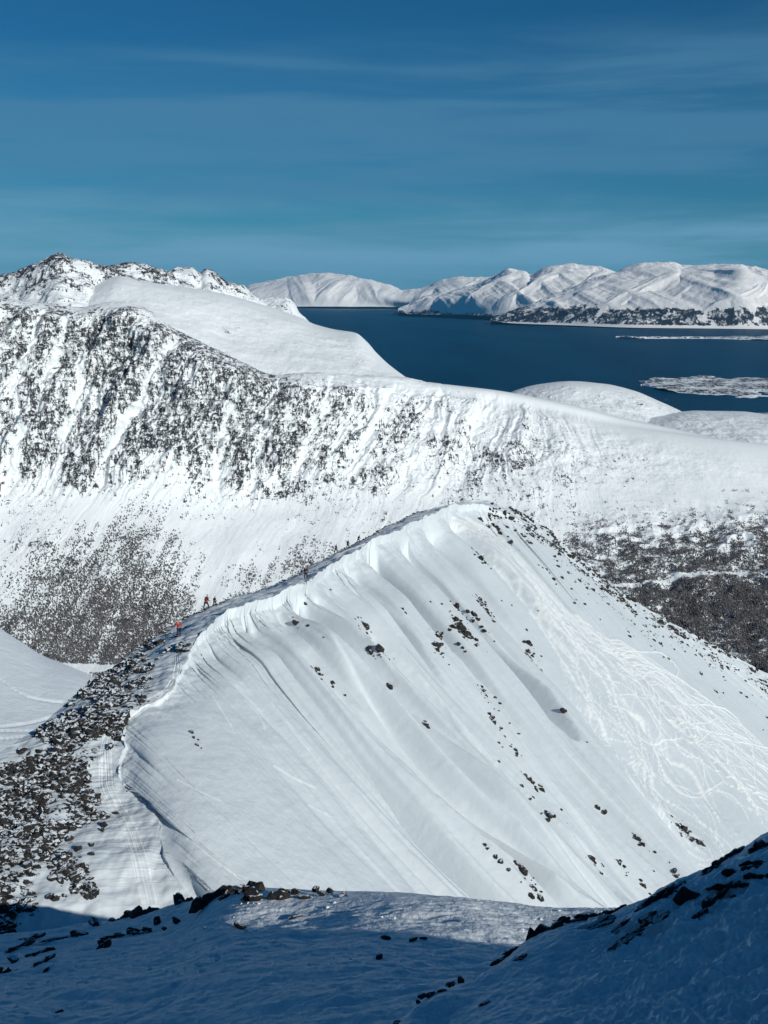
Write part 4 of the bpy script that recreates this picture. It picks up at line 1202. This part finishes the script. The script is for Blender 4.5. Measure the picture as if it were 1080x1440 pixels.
# ------------------------------------------------------------------ SUN, SKY, CAMERA
ld = bpy.data.lights.new('sun', 'SUN'); ld.energy = 3.55; ld.angle = R(.53); ld.color = (.985, .975, .915)
lo = bpy.data.objects.new('sun', ld); COL.objects.link(lo)
lo.rotation_euler = Vector(SUN.tolist()).to_track_quat('Z', 'Y').to_euler()
w = bpy.data.worlds.new('World'); scene.world = w; w.use_nodes = True
nt = w.node_tree; bg = nt.nodes['Background']
tc = N_(nt, 'ShaderNodeTexCoord').outputs['Generated']
sp = N_(nt, 'ShaderNodeSeparateXYZ'); nt.links.new(tc, sp.inputs[0])
zc = math_(nt, 'MAXIMUM', sp.outputs['Z'], .004)
cmb = N_(nt, 'ShaderNodeCombineXYZ'); nt.links.new(sp.outputs['X'], cmb.inputs[0]); nt.links.new(sp.outputs['Y'], cmb.inputs[1]); nt.links.new(zc, cmb.inputs[2])
sky = N_(nt, 'ShaderNodeTexSky', sky_type='NISHITA'); sky.sun_disc = False; sky.sun_elevation = SUN_EL
sky.sun_rotation = math.atan2(SUN[0], SUN[1]); sky.altitude = 1000; sky.air_density = 1.0; sky.dust_density = .3; sky.ozone_density = 1.5
nt.links.new(cmb.outputs[0], sky.inputs['Vector'])
tint = N_(nt, 'ShaderNodeMix', data_type='RGBA', blend_type='MULTIPLY'); tint.inputs['Factor'].default_value = 1
ci = [q for q in tint.inputs if q.type == 'RGBA']
nt.links.new(sky.outputs[0], ci[0]); ci[1].default_value = (.065, .31, .475, 1)
tinted = [q for q in tint.outputs if q.type == 'RGBA'][0]
# thin veils of high cloud in long bands, and a pale layer low over the horizon
vm = mapping(nt, cmb.outputs[0], (1.3, 1.0, 9.0), (0, R(5), 0))
cn = noise(nt, vm, 1.5, 5, .5, .4)
vm2 = mapping(nt, cmb.outputs[0], (2.2, 1.0, 22.0), (0, R(2), 0))
cn2 = noise(nt, vm2, 1.6, 6, .55, .3)
hgt = math_(nt, 'ADD', sp.outputs['Z'], math_(nt, 'MULTIPLY', math_(nt, 'SUBTRACT', cn, .5), .16))
cf = maprange(nt, hgt, .165, .225, .62, 0)
cf = math_(nt, 'MULTIPLY', cf, maprange(nt, cn2, .34, .62, .25, 1))
col = mixc(nt, cf, tinted, (.80, 2.25, 3.75))
low = math_(nt, 'MULTIPLY', math_(nt, 'MULTIPLY', maprange(nt, hgt, .045, .105, .95, 0), maprange(nt, hgt, -.01, .04, .62, 1)), maprange(nt, cn2, .36, .62, .35, 1))
col = mixc(nt, low, col, (1.55, 3.6, 5.1))
nt.links.new(col, bg.inputs['Color']); bg.inputs['Strength'].default_value = .10

cd = bpy.data.cameras.new('camera'); cam = bpy.data.objects.new('camera', cd); COL.objects.link(cam)
cam.location = (0, 0, CAMZ); cam.rotation_euler = (math.pi/2-TH, 0, 0)
cd.sensor_fit = 'VERTICAL'; cd.sensor_height = 24; cd.lens = 25.0; cd.clip_start = .5; cd.clip_end = 250000
scene.camera = cam
scene.render.resolution_x = 768; scene.render.resolution_y = 1024
vs = scene.view_settings; vs.view_transform = 'Standard'; vs.look = 'None'; vs.exposure = 0; vs.gamma = 1; vs.use_curve_mapping = False
scene.cycles.volume_bounces = 0
